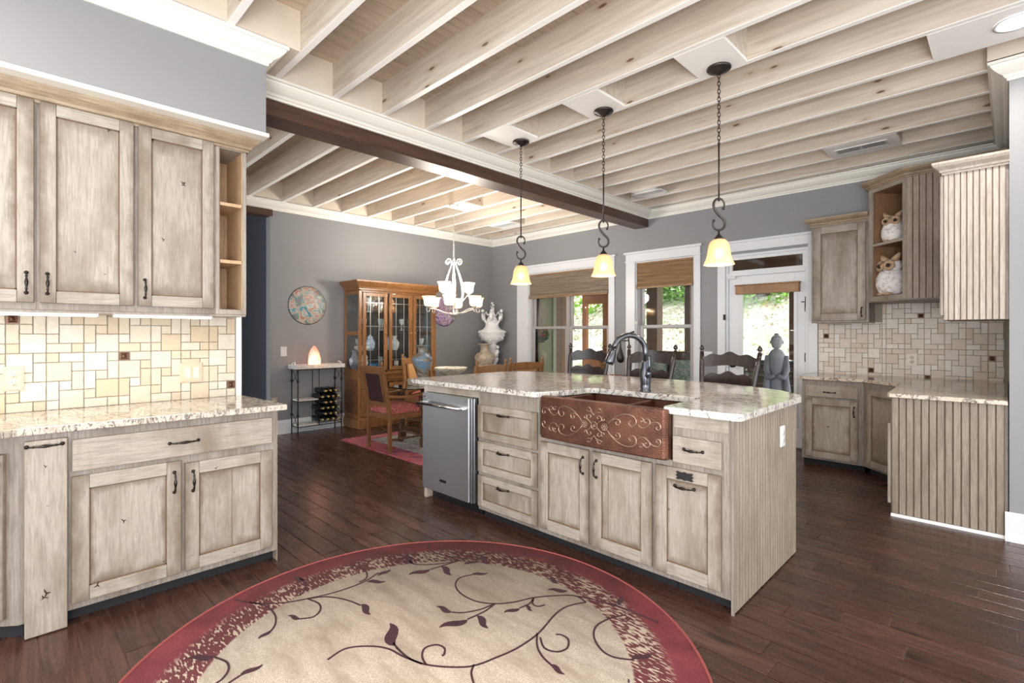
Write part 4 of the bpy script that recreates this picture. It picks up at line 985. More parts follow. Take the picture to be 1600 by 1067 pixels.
# diagonal owl shelf
ux0, uy0, ux1, uy1 = -.988, 6.0, -.66, 5.70; ang = math.atan2(uy1-uy0, ux1-ux0); LL = math.hypot(ux1-ux0, uy1-uy0)
u2 = thing('corner_shelf_unit', 'tall diagonal open corner unit holding two owl figures', 'shelf', (ux0, uy0, 0), ang)
zA, zB = 1.635, 2.745
m = MB(); m.box(0, .042, 0, .02, zA, zB); m.box(LL-.042, LL, 0, .02, zA, zB); m.box(.042, LL-.042, 0, .02, zA, zA+.045); m.box(.042, LL-.042, 0, .02, zB-.055, zB); m.build('face_frame', CW, u2, bev=.002)
m = MB(); m.box(.042, .05, .02, .34, zA+.03, zB-.03); m.box(LL-.05, LL-.042, .02, .34, zA+.03, zB-.03); m.box(.042, LL-.042, .33, .345, zA+.03, zB-.03); m.box(.05, LL-.05, .02, .33, zB-.055, zB-.045); m.box(.05, LL-.05, .31, .33, 2.50, 2.56); m.build('liner', CINTD, u2)
MB().box(.05, LL-.05, .012, .33, 2.168, 2.188).build('shelf', CINTD, u2); MB().box(.042, LL-.042, .004, .012, 2.165, 2.190).build('shelf_edge', CWH, u2)
MB().box(.05, LL-.05, .02, .33, zA+.035, zA+.045).build('bottom_shelf', CINTD, u2)
inv = Matrix.Translation((ux0, uy0, 0)) @ Matrix.Rotation(ang, 4, 'Z'); inv = inv.inverted()
def reparent_static(o, root): o.parent = root; o.matrix_parent_inverse = inv; return o
m = MB(); m.prism([(-.988, 6.0), (-.668, 5.708), (-.01, 5.708), (-.01, YW-.005), (-.988, YW-.005)], zA-.012, zA-.0005); reparent_static(m.build('underside', CFR), u2)
m = MB(); m.box(-.655, -.005, 5.712, YW-.005, zA, zA+.018); m.box(-.655, -.01, 5.712, 5.73, zA, zB); m.box(-.988, -.973, 6.01, YW-.005, zA, zB); m.prism([(-.988, 6.0), (-.66, 5.70), (-.01, 5.70), (-.01, YW-.005), (-.988, YW-.005)], zB, zB+.012); reparent_static(m.build('carcass', CFR), u2)
bd = bpy.data.objects.new('side_panel', None); COL.objects.link(bd); bd.parent = u2; bd.matrix_parent_inverse = inv; bd.location = (-.66, 5.70, 0)
beads(bd, 0.002, .645, zA, zB, .0455, CBEADG, y=.014)
m = MB(); sweep(m, [(-.988, YW), (-.988, 6.0), (-.66, 5.70), (-.01, 5.70)], [(o_, z_+2.725) for o_, z_ in CP], -1); o = m.build('crown', CTR); recalc(o); reparent_static(o, u2)
u3 = thing('wall_cabinet', 'pale beaded wall cabinet end nearest the grey wall, its door seen edge-on', 'cabinet', (-.318, 4.52, 0), 0, GRU)
m = MB(); m.box(0, .318, .014, .60, 1.41, 2.43); m.build('carcass', CFR, u3)
beads(u3, .022, .303, 1.411, 2.415, .0315, CBEADP, y=.014); MB().box(0, .021, 0, .014, 1.41, 2.43).build('corner_stile', CBEADP, u3, bev=.002)
m = MB(); m.box(-.022, -.002, .004, .30, 1.44, 2.40); d = m.build('door', CW, u3, bev=.004); 
m = MB(); sweep(m, [(0, .60), (0, 0), (.318, 0)], [(o_, z_+2.400) for o_, z_ in CP], -1); o = m.build('crown', CBEADP, u3); recalc(o)

# ================================================================ LAMPS
def chain(mb, x, y, z0, z1, L=.034, r=.0026, w=.009):
    n = max(1, round((z1-z0)/(L*.72))); st = (z1-z0)/n
    for i in range(n):
        zc = z0+st*(i+.5); ax = i % 2; pts = []
        for j in range(10):
            a = 2*PI*j/10; u_, v_ = w*math.cos(a), (L/2)*math.sin(a); pts.append((x+(u_ if ax else 0), y+(0 if ax else u_), zc+v_))
        mb.tube(pts, r, 5, closed=True)
BELL = [(.028, .165), (.040, .160), (.055, .145), (.064, .120), (.069, .090), (.073, .060), (.079, .035), (.090, .012), (.096, .0)]
def bellshade(mb, c, k=1.0, up=False, th=.004, prof=BELL):
    P = [(r*k, z*k) for r, z in prof]; Q = [((r*k-th), z*k) for r, z in prof]
    if up: H_ = max(z for _, z in P); P = [(r, H_-z) for r, z in P]; Q = [(r, H_-z) for r, z in Q]
    mb.openlathe(P+Q[::-1]+[P[0]], 28, c)
def s_hook(c, h):
    """S-shaped iron scroll of height h in the local x/z plane, ends curled into small hooks"""
    pts = []
    r = h*.20
    up = [(-r*.9+0, h*.80)]
    for i in range(0, 13): a = math.radians(-35)+math.radians(235)*i/12; pts.append((r*math.cos(a)*.85, h-r+r*math.sin(a)))   # top curl (right to left over the top)
    pts += [(-r*.55, h*.62), (0, h*.48), (r*.75, h*.34)]
    for i in range(0, 13): a = math.radians(25)-math.radians(235)*i/12; pts.append((r*math.cos(a)*.95, r+r*math.sin(a)))
    return pts
def pendant(x, y, label):
    t = thing('pendant_lamp', label, 'lamp', (x, y, 0), math.radians(44), 'pendant lamps over the island')
    q = MB(); q.lathe([(.0, 3.036), (.074, 3.036), (.076, 3.028), (.070, 3.020), (.052, 3.016), (.045, 3.006), (.020, 2.998), (.010, 2.990), (0, 2.988)][::-1], 28); q.build('canopy', BRONZE, t)
    q = MB(); chain(q, 0, 0, 2.545, 2.995); q.build('chain', BRONZE, t)
    q = MB(); q.tube([(0, 0, 2.175), (0, 0, 2.55)], .0055, 8); q.ball((0, 0, 2.545), .010, 8); q.ball((0, 0, 2.18), .009, 8); q.build('rod', BRONZE, t)
    S = s_hook((0, 0), .205); q = MB(); n = len(S)
    q.tube([(a, 0, 1.985+b_) for a, b_ in S], [.0048+.0035*math.sin(PI*i/(n-1)) for i in range(n)], 8)
    for e_ in (S[0], S[-1]): q.ball((e_[0], 0, 1.985+e_[1]), .010, 8)
    q.build('scroll_hook', BRONZE, t)
    q = MB(); q.lathe([(.0, 1.985), (.006, 1.98), (.007, 1.96), (.020, 1.945), (.030, 1.930), (.030, 1.922), (.0, 1.922)][::-1], 16); q.build('cap', BRONZE, t)
    q = MB(); bellshade(q, (0, 0, 1.762)); q.build('lamp_shade', AMBER, t)
    q = MB(); q.ball((0, 0, 1.835), .026, 12, sz=1.25); q.build('bulb', BULB, t)
    light('POINT', 'pendant_glow', (0, 0, 1.775), PENDANT_POWER, (1.0, .84, .62), .05, parent=t)
pendant(-3.106, 3.25, 'bronze pendant lamp with amber bell shade farthest from the right wall')
pendant(-2.225, 3.25, 'bronze pendant lamp with amber bell shade, middle one above the island')
pendant(-1.335, 3.25, 'bronze pendant lamp with amber bell shade closest to the glass door')

ch = thing('chandelier', 'silvery scrolled chandelier with nine glowing cream bell shades over the dining table', 'chandelier', (-5.25, 4.20, 0), math.radians(12))
q = MB(); q.lathe([(0, 2.99), (.02, 3.0), (.045, 3.012), (.068, 3.020), (.072, 3.037), (0, 3.037)], 24); q.build('canopy', SILVER, ch)
q = MB(); chain(q, 0, 0, 2.30, 2.99, .04, .003, .011); q.build('chain', SILVER, ch)
q = MB(); q.lathe([(0, 1.50), (.008, 1.505), (.012, 1.52), (.006, 1.53), (.02, 1.54), (.048, 1.565), (.056, 1.585), (.03, 1.592), (.012, 1.60), (.010, 1.68), (.022, 1.70), (.03, 1.74), (.018, 1.78), (.010, 1.80), (.010, 1.95), (.025, 1.97), (.012, 2.0), (.008, 2.05), (.008, 2.24), (.025, 2.25), (.028, 2.262), (.008, 2.27), (.006, 2.31), (0, 2.31)], 16); q.build('column', SILVER, ch)
CUPP = [(.030, .118), (.046, .112), (.055, .095), (.058, .065), (.062, .035), (.072, .012), (.082, .0)]
for k_ in range(9):
    lower = k_ < 6; a = (2*PI*k_/6) if lower else (2*PI*(k_-6)/3+PI/6); R_ = .345 if lower else .20; zc_ = 1.675 if lower else 1.86; ca, sa = math.cos(a), math.sin(a)
    arm = MB()
    if lower: P = bez((.02, 1.60), (.15, 1.56), (.22, 1.66), (R_-.03, zc_-.03), 14)+spiral(R_+.0, zc_-.045, .040, 1.7, -.95)[2:]
    else: P = bez((.015, 1.72), (.10, 1.68), (.14, 1.78), (R_, zc_-.01), 12)
    arm.tube([(r_*ca, r_*sa, z_) for r_, z_ in P], .006, 6)
    arm.lathe([(0, zc_-.025), (.012, zc_-.02), (.034, zc_-.004), (.036, zc_+.004), (.02, zc_+.006), (0, zc_+.006)], 12, (R_*ca, R_*sa, 0)); ao = arm.build('arm', SILVER, ch)
    q = MB(); bellshade(q, (R_*ca, R_*sa, zc_+.004), 1.1, True, .003, CUPP); q.build('lamp_shade', CREAMG, ao)
    q = MB(); q.ball((R_*ca, R_*sa, zc_+.065), .018, 8, sz=1.5); q.build('bulb', BULB, ao)
for k_ in range(6):
    a = 2*PI*k_/6; light('POINT', 'chandelier_glow', (.345*math.cos(a), .345*math.sin(a), 1.765), CHANDELIER_POWER, (1.0, .95, .88), .03, parent=ch)
light('POINT', 'chandelier_glow', (.12, -.12, 2.02), CHANDELIER_POWER*2.6, (1.0, .95, .88), .10, parent=ch)  # extra point light away from the bulbs, added to brighten the dining ceiling
for k_ in range(6):
    a = 2*PI*k_/6+.3; ca, sa = math.cos(a), math.sin(a); q = MB()
    P = bez((.02, 1.63), (.22, 1.80), (.13, 2.0), (.035, 2.24), 16)+spiral(.085, 2.27, .052, PI*.95, -1.15, 1)[2:]
    q.tube([(r_*ca, r_*sa, z_) for r_, z_ in P], .006, 6); q.build('scroll_arm', SILVER, ch)

def can(x, y, label=None):
    t = thing('recessed_light', label or 'unseen recessed ceiling light added between the joists for fill', 'light', (x, y, 0), 0, None if label else 'recessed fill lights added out of view')
    q = MB(); q.openlathe([(.098, ZJ-.004), (.100, ZJ-.008), (.085, ZJ-.009), (.080, ZJ-.004)], 28); q.build('trim_ring', TRIMW, t)
    q = MB(); q.lathe([(0, ZJ-.0055), (.083, ZJ-.0055), (.083, ZJ-.0035), (0, ZJ-.0035)], 28); q.build('lens', CANE, t)
    light('AREA', 'can_glow', (0, 0, ZJ-.012), CAN_POWER, (1.0, .96, .90), .15, (0, 0, 0), parent=t, spread=math.radians(165))
can(.03, 3.93, 'bright round recessed ceiling light at the top right corner')
for x_, y_ in ((-1.3, .9), (.6, .9), (-2.4, -.4), (-.6, -.6), (.9, 2.2), (1.9, -.3)): can(x_, y_)  # unseen cans added outside the frame as fill light
def vent(x, y, label):
    t = thing('ceiling_vent', label, 'vent', (x, y, ZJ-.003)); q = MB(); w, d_ = .20, .075
    q.box(-w, w, -d_, -d_+.016, -.006, 0); q.box(-w, w, d_-.016, d_, -.006, 0); q.box(-w, -w+.016, -d_+.016, d_-.016, -.006, 0); q.box(w-.016, w, -d_+.016, d_-.016, -.006, 0); q.box(-.006, .006, -d_+.016, d_-.016, -.005, 0); q.build('frame', WPLATE, t)
    MB().box(-w+.01, w-.01, -d_+.01, d_-.01, -.0012, -.0004).build('dark_duct', BLACK, t)
    q = MB(); i_ = -w+.022
    while i_ < w-.02:
        if abs(i_) > .008: q.box(i_, i_+.004, -d_+.016, d_-.016, -.005, -.001)
        i_ += .0105
    q.build('louvres', WPLATE, t)
vent(-.97, 5.56, 'long white ceiling register near the right corner cabinets'); vent(-3.12, 5.53, 'white ceiling register near the end of the dark beam'); vent(-5.66, 5.55, 'white ceiling register above the dining area')

# ================================================================ RUGS
rug = MB(); rug.lathe([(0, .010), (1.113, .010), (1.113, 0), (0, 0)][::-1], 96); rg = rug.build('round_rug', RUG, loc=(-1.695, 1.2, .0004)); tag(rg, 'big round rug with red border and cream centre crossed by dark vines', 'rug')
recalc(rg)
q = MB(); q.tube([(1.119*math.cos(2*PI*i/96), 1.119*math.sin(2*PI*i/96), .0068) for i in range(96)], .0072, 6, closed=True); q.build('binding', RUGE, rg)
VINES=[[(-1.006,-0.409),(-0.888,-0.342),(-0.808,-0.255),(-0.76,-0.153),(-0.721,-0.024),(-0.715,0.121),(-0.752,0.233)],[(-0.924,-0.365),(-0.843,-0.322),(-0.733,-0.318),(-0.65,-0.344),(-0.604,-0.381)],[(-0.76,-0.153),(-0.711,-0.079),(-0.618,-0.025),(-0.516,0.002)],[(-0.76,-0.153),(-0.677,-0.133),(-0.614,-0.154),(-0.583,-0.202),(-0.611,-0.252)],[(-0.815,-0.169),(-0.86,-0.121),(-0.943,-0.091),(-0.992,-0.096)],[(-0.729,0.107),(-0.748,0.162),(-0.835,0.199),(-0.927,0.179)],[(-0.242,-0.293),(-0.257,-0.208),(-0.204,-0.132),(-0.133,-0.085),(-0.045,-0.068),(0.049,-0.041)],[(-0.105,-0.057),(-0.15,-0.047)],[(-0.579,-0.605),(-0.513,-0.581),(-0.457,-0.59),(-0.418,-0.621),(-0.407,-0.646)],[(-0.374,-0.614),(-0.389,-0.569)],[(-0.11,-0.056),(-0.017,-0.058),(0.062,-0.033),(0.144,0.027),(0.201,0.095),(0.228,0.193),(0.245,0.296),(0.239,0.432),(0.197,0.596),(0.193,0.693),(0.234,0.786)],[(0.234,0.786),(0.163,0.797),(0.101,0.742),(0.026,0.64),(-0.017,0.537),(-0.072,0.464),(-0.153,0.416),(-0.257,0.41),(-0.343,0.442),(-0.39,0.505),(-0.373,0.577)],[(-0.072,0.464),(-0.083,0.381),(-0.119,0.308),(-0.159,0.273)],[(-0.068,0.46),(-0.056,0.382),(-0.063,0.286)],[(0.026,0.64),(0.047,0.587),(0.041,0.521)],[(0.032,0.626),(0.064,0.591),(0.094,0.595),(0.108,0.627)],[(0.062,-0.033),(0.009,-0.014),(-0.027,0.026),(-0.011,0.072),(0.03,0.082),(0.062,0.057),(0.062,0.044)],[(0.197,0.1),(0.226,0.061),(0.276,0.03)],[(0.236,0.429),(0.294,0.364),(0.354,0.328),(0.412,0.313)],[(0.265,0.416),(0.325,0.375),(0.378,0.392),(0.392,0.441),(0.36,0.489),(0.321,0.496),(0.298,0.481)],[(0.43,0.827),(0.394,0.743),(0.387,0.656),(0.425,0.584),(0.495,0.533),(0.56,0.526),(0.63,0.568)],[(0.163,0.797),(0.279,0.844),(0.382,0.867),(0.489,0.873),(0.573,0.874)],[(-0.757,0.436),(-0.692,0.434),(-0.617,0.509),(-0.56,0.613),(-0.526,0.741),(-0.476,0.862),(-0.364,0.96),(-0.171,1.036)],[(-0.553,0.638),(-0.569,0.531),(-0.582,0.455)],[(-0.865,0.652),(-0.786,0.603),(-0.667,0.621),(-0.548,0.681)]]
LEAVES=[[(-0.611,-0.378),(-0.584,-0.439)],[(-0.524,0.007),(-0.413,-0.005)],[(-0.608,-0.249),(-0.676,-0.279)],[(-0.953,-0.086),(-1.036,-0.118)],[(-0.723,0.216),(-0.739,0.303)],[(-0.706,0.138),(-0.639,0.21)],[(-0.13,-0.055),(-0.287,0.019)],[(-0.387,-0.57),(-0.396,-0.485)],[(-0.585,-0.603),(-0.651,-0.688)],[(-0.159,0.273),(-0.252,0.252)],[(-0.06,0.284),(-0.103,0.155)],[(-0.054,0.335),(0.056,0.306)],[(0.043,0.519),(0.016,0.442)],[(0.045,0.559),(0.102,0.544)],[(0.409,0.31),(0.486,0.308)],[(0.622,0.565),(0.661,0.651)],[(-0.373,0.577),(-0.325,0.651)],[(0.102,0.808),(0.024,0.745)],[(0.02,0.832),(-0.066,0.858)],[(0.368,0.879),(0.321,0.949)],[(-0.582,0.455),(-0.615,0.337)],[(-0.567,0.522),(-0.445,0.499)],[(-0.495,0.629),(-0.472,0.726)],[(-0.508,0.758),(-0.399,0.724)],[(-0.707,0.43),(-0.834,0.456)],[(0.689,0.44),(0.671,0.455)]]

def smooth(P, n=6):
    out = []; Q = [P[0]]+list(P)+[P[-1]]
    for i in range(1, len(Q)-2):
        for k_ in range(n):
            t = k_/n; out.append(tuple(.5*((2*Q[i][c])+(-Q[i-1][c]+Q[i+1][c])*t+(2*Q[i-1][c]-5*Q[i][c]+4*Q[i+1][c]-Q[i+2][c])*t*t+(-Q[i-1][c]+3*Q[i][c]-3*Q[i+1][c]+Q[i+2][c])*t**3) for c in (0, 1)))
    out.append(tuple(P[-1])); return out
vb = MB()
def ribbon(P, w):
    n = len(P); L = []; R_ = []
    for i in range(n):
        a = Vector(P[max(0, i-1)]); b_ = Vector(P[min(n-1, i+1)]); d_ = (b_-a).normalized() if (b_-a).length > 1e-7 else Vector((1, 0)); nn = Vector((-d_.y, d_.x)); ww = w[i] if isinstance(w, list) else w
        L.append(Vector(P[i])+nn*ww); R_.append(Vector(P[i])-nn*ww)
    vb.add([(p.x, p.y, .0118) for p in L]+[(p.x, p.y, .0118) for p in R_], [(i, n+i, n+i+1, i+1) for i in range(n-1)])
    vb.add([(p.x, p.y, .0118) for p in L]+[(p.x, p.y, .0095) for p in L], [(i, i+1, n+i+1, n+i) for i in range(n-1)]); vb.add([(p.x, p.y, .0118) for p in R_]+[(p.x, p.y, .0095) for p in R_], [(i, n+i, n+i+1, i+1) for i in range(n-1)])
def rot(P, a, s=1): return [(s*(x*math.cos(a)-y*math.sin(a)), s*(x*math.sin(a)+y*math.cos(a))) for x, y in P]
def leafshape(p, q_, wf=.24):
    p, q_ = Vector(p), Vector(q_); d_ = q_-p; L = d_.length; n_ = 9; pts = []; nn = Vector((-d_.y, d_.x)).normalized()
    for i in range(n_+1): t = i/n_; c = p+d_*t+nn*L*.07*math.sin(t*2*PI); pts.append((c.x, c.y))
    ribbon(pts, [max(.0005, L*wf*.5*(math.sin(PI*(i/n_)**.8)**.8)) for i in range(n_+1)])
for P in VINES: ribbon(smooth(P), .0042)
for p_, q_ in LEAVES: leafshape(p_, q_, .30)
def unseen_half(P): return all((x-1.695)*-.7037+(y+1.2)*.7105 < 1.80 and math.hypot(x, y) < 1.08 for x, y in P)   # the same pattern goes on over the near half
for P in VINES:
    for a in (PI, 2.6):
        if unseen_half(rot(P, a)): ribbon(smooth(rot(P, a)), .0042)
for L_ in LEAVES:
    for a in (PI, 2.6):
        if unseen_half(rot(L_, a)): leafshape(*rot(L_, a), .30)
stuff(vb.build('vine_pattern', VINE, rg))
q = MB(); q.box(-5.9, -4.17, 2.93, 5.35, .0, .008); q.box(-5.62, -4.45, 3.18, 5.1, .008, .0092, 1); tag(q.build('dining_rug', [RUG2, RUG2C], loc=(0, 0, .0004)), 'rectangular red-bordered rug under the dining table', 'rug')

# ================================================================ DINING
def twist(mb, a, b_, r=.014, turns=6, n=None):
    """barley-twist spindle between two points"""
    a, b_ = Vector(a), Vector(b_); d_ = b_-a; L = d_.length; d_.normalize(); u_ = d_.orthogonal().normalized(); w_ = d_.cross(u_); n = n or int(turns*8)
    for ph in (0, PI): mb.tube([a+d_*L*i/n+(u_*math.cos(2*PI*turns*i/n+ph)+w_*math.sin(2*PI*turns*i/n+ph))*r*.55 for i in range(n+1)], r*.72, 6)
def finial(mb, x, y, z, k=1.0, mat=0): mb.lathe([(.008*k, 0), (.014*k, .006*k), (.008*k, .012*k), (.017*k, .024*k), (.019*k, .034*k), (.013*k, .046*k), (.004*k, .056*k), (0, .060*k)], 12, (x, y, z), mat)
def dining_chair(label, arms, wood, back, cat='chair', loc=(0, 0, 0), rz=0.0, h=.95):
    """faces +y; origin between the rear feet; back leans to -y"""
    t = thing('dining_armchair' if arms else 'dining_chair', label, 'chair', loc, rz, 'carved wooden chairs around the dining table'); W, D = .225, .43
    def yb(z): return .0 if z < .42 else -.10*((z-.42)/(h-.42))**1.1
    for s in (-1, 1):
        q = MB(); zs = [0, .2, .42, .6, .8, h]; x_ = s*W
        for i in range(5):
            a, c = zs[i], zs[i+1]; q.add([(x_+sx*.019, yb(zz)+sy*.019, zz) for zz in (a, c) for sx, sy in ((-1, -1), (1, -1), (1, 1), (-1, 1))], [(0, 1, 5, 4), (1, 2, 6, 5), (2, 3, 7, 6), (3, 0, 4, 7)]+([(3, 2, 1, 0)] if i == 0 else [])+([(4, 5, 6, 7)] if i == 4 else []))
        finial(q, x_, yb(h), h); q.build('leg', wood, t, bev=.003)
        q = MB(); q.box(x_-.024, x_+.024, D-.024, D+.024, 0, .10); twist(q, (x_, D, .10), (x_, D, .34), .019, 4); q.box(x_-.024, x_+.024, D-.024, D+.024, .34, .44); q.build('leg', TWISTW, t)
    q = MB(); q.box(-W, W, -.012, .012, .36, .42); q.box(-W, W, D-.012, D+.012, .36, .42); q.box(-W-.012, -W+.012, .0, D, .36, .42); q.box(W-.012, W+.012, .0, D, .36, .42); q.build('seat_frame', wood, t, bev=.003)
    q = MB(); q.box(-W+.01, W-.01, .02, D+.01, .415, .435); c_ = q.build('seat', SEATF, t)
    q = MB(); n = 8; vs = []; 
    for j in range(n+1):
        for i in range(n+1): a, b2 = i/n*2-1, j/n*2-1; vs.append((a*(W+.006), .225+b2*.22, .440+.070*(1-abs(a)**6)*(1-abs(b2)**6)+.022*(1-a*a)*(1-b2*b2)))
    q.add(vs, [(j*(n+1)+i, j*(n+1)+i+1, (j+1)*(n+1)+i+1, (j+1)*(n+1)+i) for j in range(n) for i in range(n)], 0, True)
    q.box(-W-.004, W+.004, .008, .442, .428, .462); q.build('cushion', SEATF, t)
    for z0_, z1_, nm in ((h-.085, h-.01, 'top_rail'), (.50, .54, 'lower_rail')):
        q = MB(); q.prism([(-W, z0_), (W, z0_), (W, z1_)]+[(W-2*W*i/8, z1_+.012*math.sin(PI*i/8)) for i in range(1, 8)]+[(-W, z1_)], -.013, .013, axis='y'); o = q.build(nm, wood, t, bev=.002); recalc(o); o.location = (0, yb((z0_+z1_)/2), 0)
    za, zb = .54, h-.085; wi = W-.06
    for s in (-1, 1):
        q = MB(); y0, y1 = yb(za), yb(zb); q.add([(s*wi+dx, yy+dy, zz) for zz, yy in ((za, y0), (zb, y1)) for dx, dy in ((-.013, -.01), (.013, -.01), (.013, .01), (-.013, .01))], [(0, 1, 5, 4), (1, 2, 6, 5), (2, 3, 7, 6), (3, 0, 4, 7), (3, 2, 1, 0), (4, 5, 6, 7)]); q.build('back_stile', wood, t)
    q = MB(); y0, y1 = yb(za), yb(zb); q.add([(sx*(wi-.012), yy+dy, zz) for zz, yy in ((za, y0), (zb, y1)) for sx, dy in ((-1, -.006), (1, -.006), (1, .006), (-1, .006))], [(0, 1, 5, 4), (1, 2, 6, 5), (2, 3, 7, 6), (3, 0, 4, 7), (3, 2, 1, 0), (4, 5, 6, 7)]); q.build('back_panel', back, t)
    q = MB(); twist(q, (-W, D, .14), (W, D, .14), .014, 7); twist(q, (-W, 0, .14), (-W, D, .14), .013, 6); twist(q, (W, 0, .14), (W, D, .14), .013, 6); q.build('stretcher', TWISTW, t)
    if arms:
        for s in (-1, 1):
            q = MB(); twist(q, (s*W, D-.03, .44), (s*W, D-.03, .60), .018, 3); q.build('arm_support', TWISTW, t)
            q = MB(); n = 8; vs = []
            for i in range(n+1): tt = i/n; yy = -.02+(D+.06)*tt; zz = .605-.02*math.sin(PI*tt)+.01*tt; w_ = .018+.014*tt; vs += [(s*W-w_, yy, zz), (s*W+w_, yy, zz), (s*W+w_, yy, zz+.028), (s*W-w_, yy, zz+.028)]
            q.add(vs, [(i*4+j, i*4+(j+1) % 4, (i+1)*4+(j+1) % 4, (i+1)*4+j) for i in range(n) for j in range(4)]+[(3, 2, 1, 0), (n*4, n*4+1, n*4+2, n*4+3)]); o = q.build('armrest', OAK, t, bev=.004); recalc(o)
    return t
FZ = .009
dining_chair('carved armchair with dark leather back and red woven seat at the near table end', True, CHAIRW, LEATHER, loc=(-5.045, 2.965, FZ))
wc = dining_chair('golden cane-backed chair in front of the china cabinet, behind the blue vase', False, OAK, CANEW, loc=(-5.96, 4.16, FZ), rz=-PI/2, h=.97)
dup(wc, (-4.10, 3.72, FZ), PI/2+.05, 'golden wooden chair showing only its top rail behind the left island top')
dup(wc, (-4.20, 4.42, FZ), PI/2-.25, 'golden cane chair beside the double window, showing behind the island top')
tb = thing('dining_table', 'glass-topped dining table with dark wooden trestle base', 'table', (-5.16, 4.12, FZ))
TX, TY = .53, 1.02
q = MB(); q.prism([(-TX+.06, -TY), (TX-.06, -TY), (TX, -TY+.06), (TX, TY-.06), (TX-.06, TY), (-TX+.06, TY), (-TX, TY-.06), (-TX, -TY+.06)], .690, .702); q.build('glass_top', TGLASS, tb, bev=.003)
for s in (-1, 1):
    for sx in (-1, 1): q = MB(); q.box(sx*.24-.035, sx*.24+.035, s*.62-.035, s*.62+.035, .0, .10); twist(q, (sx*.24, s*.62, .10), (sx*.24, s*.62, .60), .032, 4); q.box(sx*.24-.035, sx*.24+.035, s*.62-.035, s*.62+.035, .60, .66); q.build('leg', TWISTW, tb)
q = MB(); q.box(-.27, .27, -.655, -.585, .655, .690); q.box(-.27, .27, .585, .655, .655, .690); q.box(-.03, .03, -.585, .585, .655, .690); q.build('top_frame', TWISTW, tb)
q = MB(); q.box(-.24, .24, -.63, -.61, .12, .17); q.box(-.24, .24, .61, .63, .12, .17); q.box(-.02, .02, -.61, .61, .12, .17); q.build('stretcher', TWISTW, tb)
# on the table
VP = [(.055, 0), (.062, .01), (.060, .03), (.075, .08), (.105, .17), (.125, .24), (.122, .275), (.095, .31), (.060, .33), (.050, .36), (.050, .40), (.060, .42), (.085, .435), (.088, .442), (.070, .444), (.050, .436), (.046, .40), (0, .40)]
vs_ = thing('floor_vase', 'tall blue and gold glazed vase on a stone block at the near table end', 'vase', (-4.93, 3.47, .702+FZ+.078))
q = MB(); q.lathe([(r_*.99, z_*.885) for r_, z_ in VP], 28); q.build('body', VASEM, vs_)
tag(MB().box(-.125, .125, -.125, .125, 0, .076).box(-.135, .135, -.135, .135, .048, .062).build('stone_block', STONEB, loc=(-4.93, 3.47, .703+FZ), bev=.004), 'square carved stone block under the blue vase', 'stand')
bw = MB(); bw.lathe([(.085, 0), (.09, .015), (.05, .03), (.055, .05), (.12, .09), (.19, .135), (.212, .165), (.208, .178), (.195, .172), (.12, .115), (0, .09)], 36); tag(bw.build('footed_bowl', STONEB, loc=(-5.10, 4.03, .703+FZ)), 'wide shallow stone-coloured footed bowl in the middle of the dining table', 'bowl')
cv = thing('tall_vase', 'beige crackle-glazed vase on a pedestal beside the white urn', 'vase', (-6.36, 5.76, 0)); q = MB(); q.lathe([(r_*1.45, .60+z_*1.25) for r_, z_ in VP], 28); q.build('body', VASEG, cv)
q = MB(); q.lathe([(.15, 0), (.15, .05), (.11, .08), (.10, .5), (.14, .56), (.15, .598), (0, .598)], 20); q.build('pedestal', STONEB, cv)
ur = thing('ornate_urn', 'white plaster urn covered with cherub ornament, in the corner of the dining room', 'urn', (-6.50, 6.06, 0))
q = MB(); q.lathe([(.17, 0), (.17, .06), (.11, .10), (.09, .30), (.085, .50), (.10, .60), (.07, .68), (.075, .78), (.12, .86), (.10, .93), (.075, .98), (.07, 1.08), (.10, 1.10), (.07, 1.14), (.09, 1.16), (.19, 1.22), (.225, 1.29), (.235, 1.33), (.25, 1.345), (.245, 1.37), (.16, 1.40), (.12, 1.45), (.115, 1.52), (.09, 1.58), (.06, 1.64), (.045, 1.70), (.03, 1.75), (0, 1.78)], 28); q.build('body', PLASTER, ur)
rc = random.Random(5)
q = MB()
def cherub(mb, c, k, a):
    ca, sa = math.cos(a), math.sin(a)
    def P(x, y, z): return (c[0]+(x*ca-y*sa)*k, c[1]+(x*sa+y*ca)*k, c[2]+z*k)
    mb.tube([P(0, 0, 0), P(.02, .02, .06), P(0, .03, .12)], [.035*k, .038*k, .026*k], 7); mb.ball(P(0, .03, .165), .032*k, 8)
    mb.tube([P(.02, .02, .11), P(.08, .0, .09), P(.10, -.02, .15)], [.014*k, .012*k, .009*k], 6); mb.tube([P(-.02, .02, .11), P(-.07, .01, .07)], [.014*k, .01*k], 6)
    mb.tube([P(.02, .0, .01), P(.06, -.03, -.05), P(.04, -.05, -.12)], [.022*k, .016*k, .011*k], 6); mb.tube([P(-.02, .0, .01), P(-.05, -.03, -.04), P(-.02, -.05, -.10)], [.022*k, .016*k, .011*k], 6)
for k_ in range(4): a = 2*PI*k_/4+.8; cherub(q, (.135*math.cos(a), .135*math.sin(a), 1.56), 1.0, a-PI/2)
for k_ in range(3): a = 2*PI*k_/3+2.2; cherub(q, (.10*math.cos(a), .10*math.sin(a), .92), 1.0, a-PI/2)
cherub(q, (0, 0, 1.70), .75, -.8); q.build('cherubs', PLASTER, ur)
q = MB()
for k_ in range(24): a = 2*PI*k_/24; q.ball((.236*math.cos(a), .236*math.sin(a), 1.352), .018, 6)
for k_ in range(40): a = rc.uniform(0, 2*PI); z_ = rc.uniform(1.20, 1.32); r_ = .19+.04*(z_-1.2)/.12; q.ball((r_*math.cos(a), r_*math.sin(a), z_), rc.uniform(.010, .018), 5)
for k_ in range(16): a = 2*PI*k_/16; q.ball((.10*math.cos(a), .10*math.sin(a), .87+.02*(k_ % 2)), .02, 6)
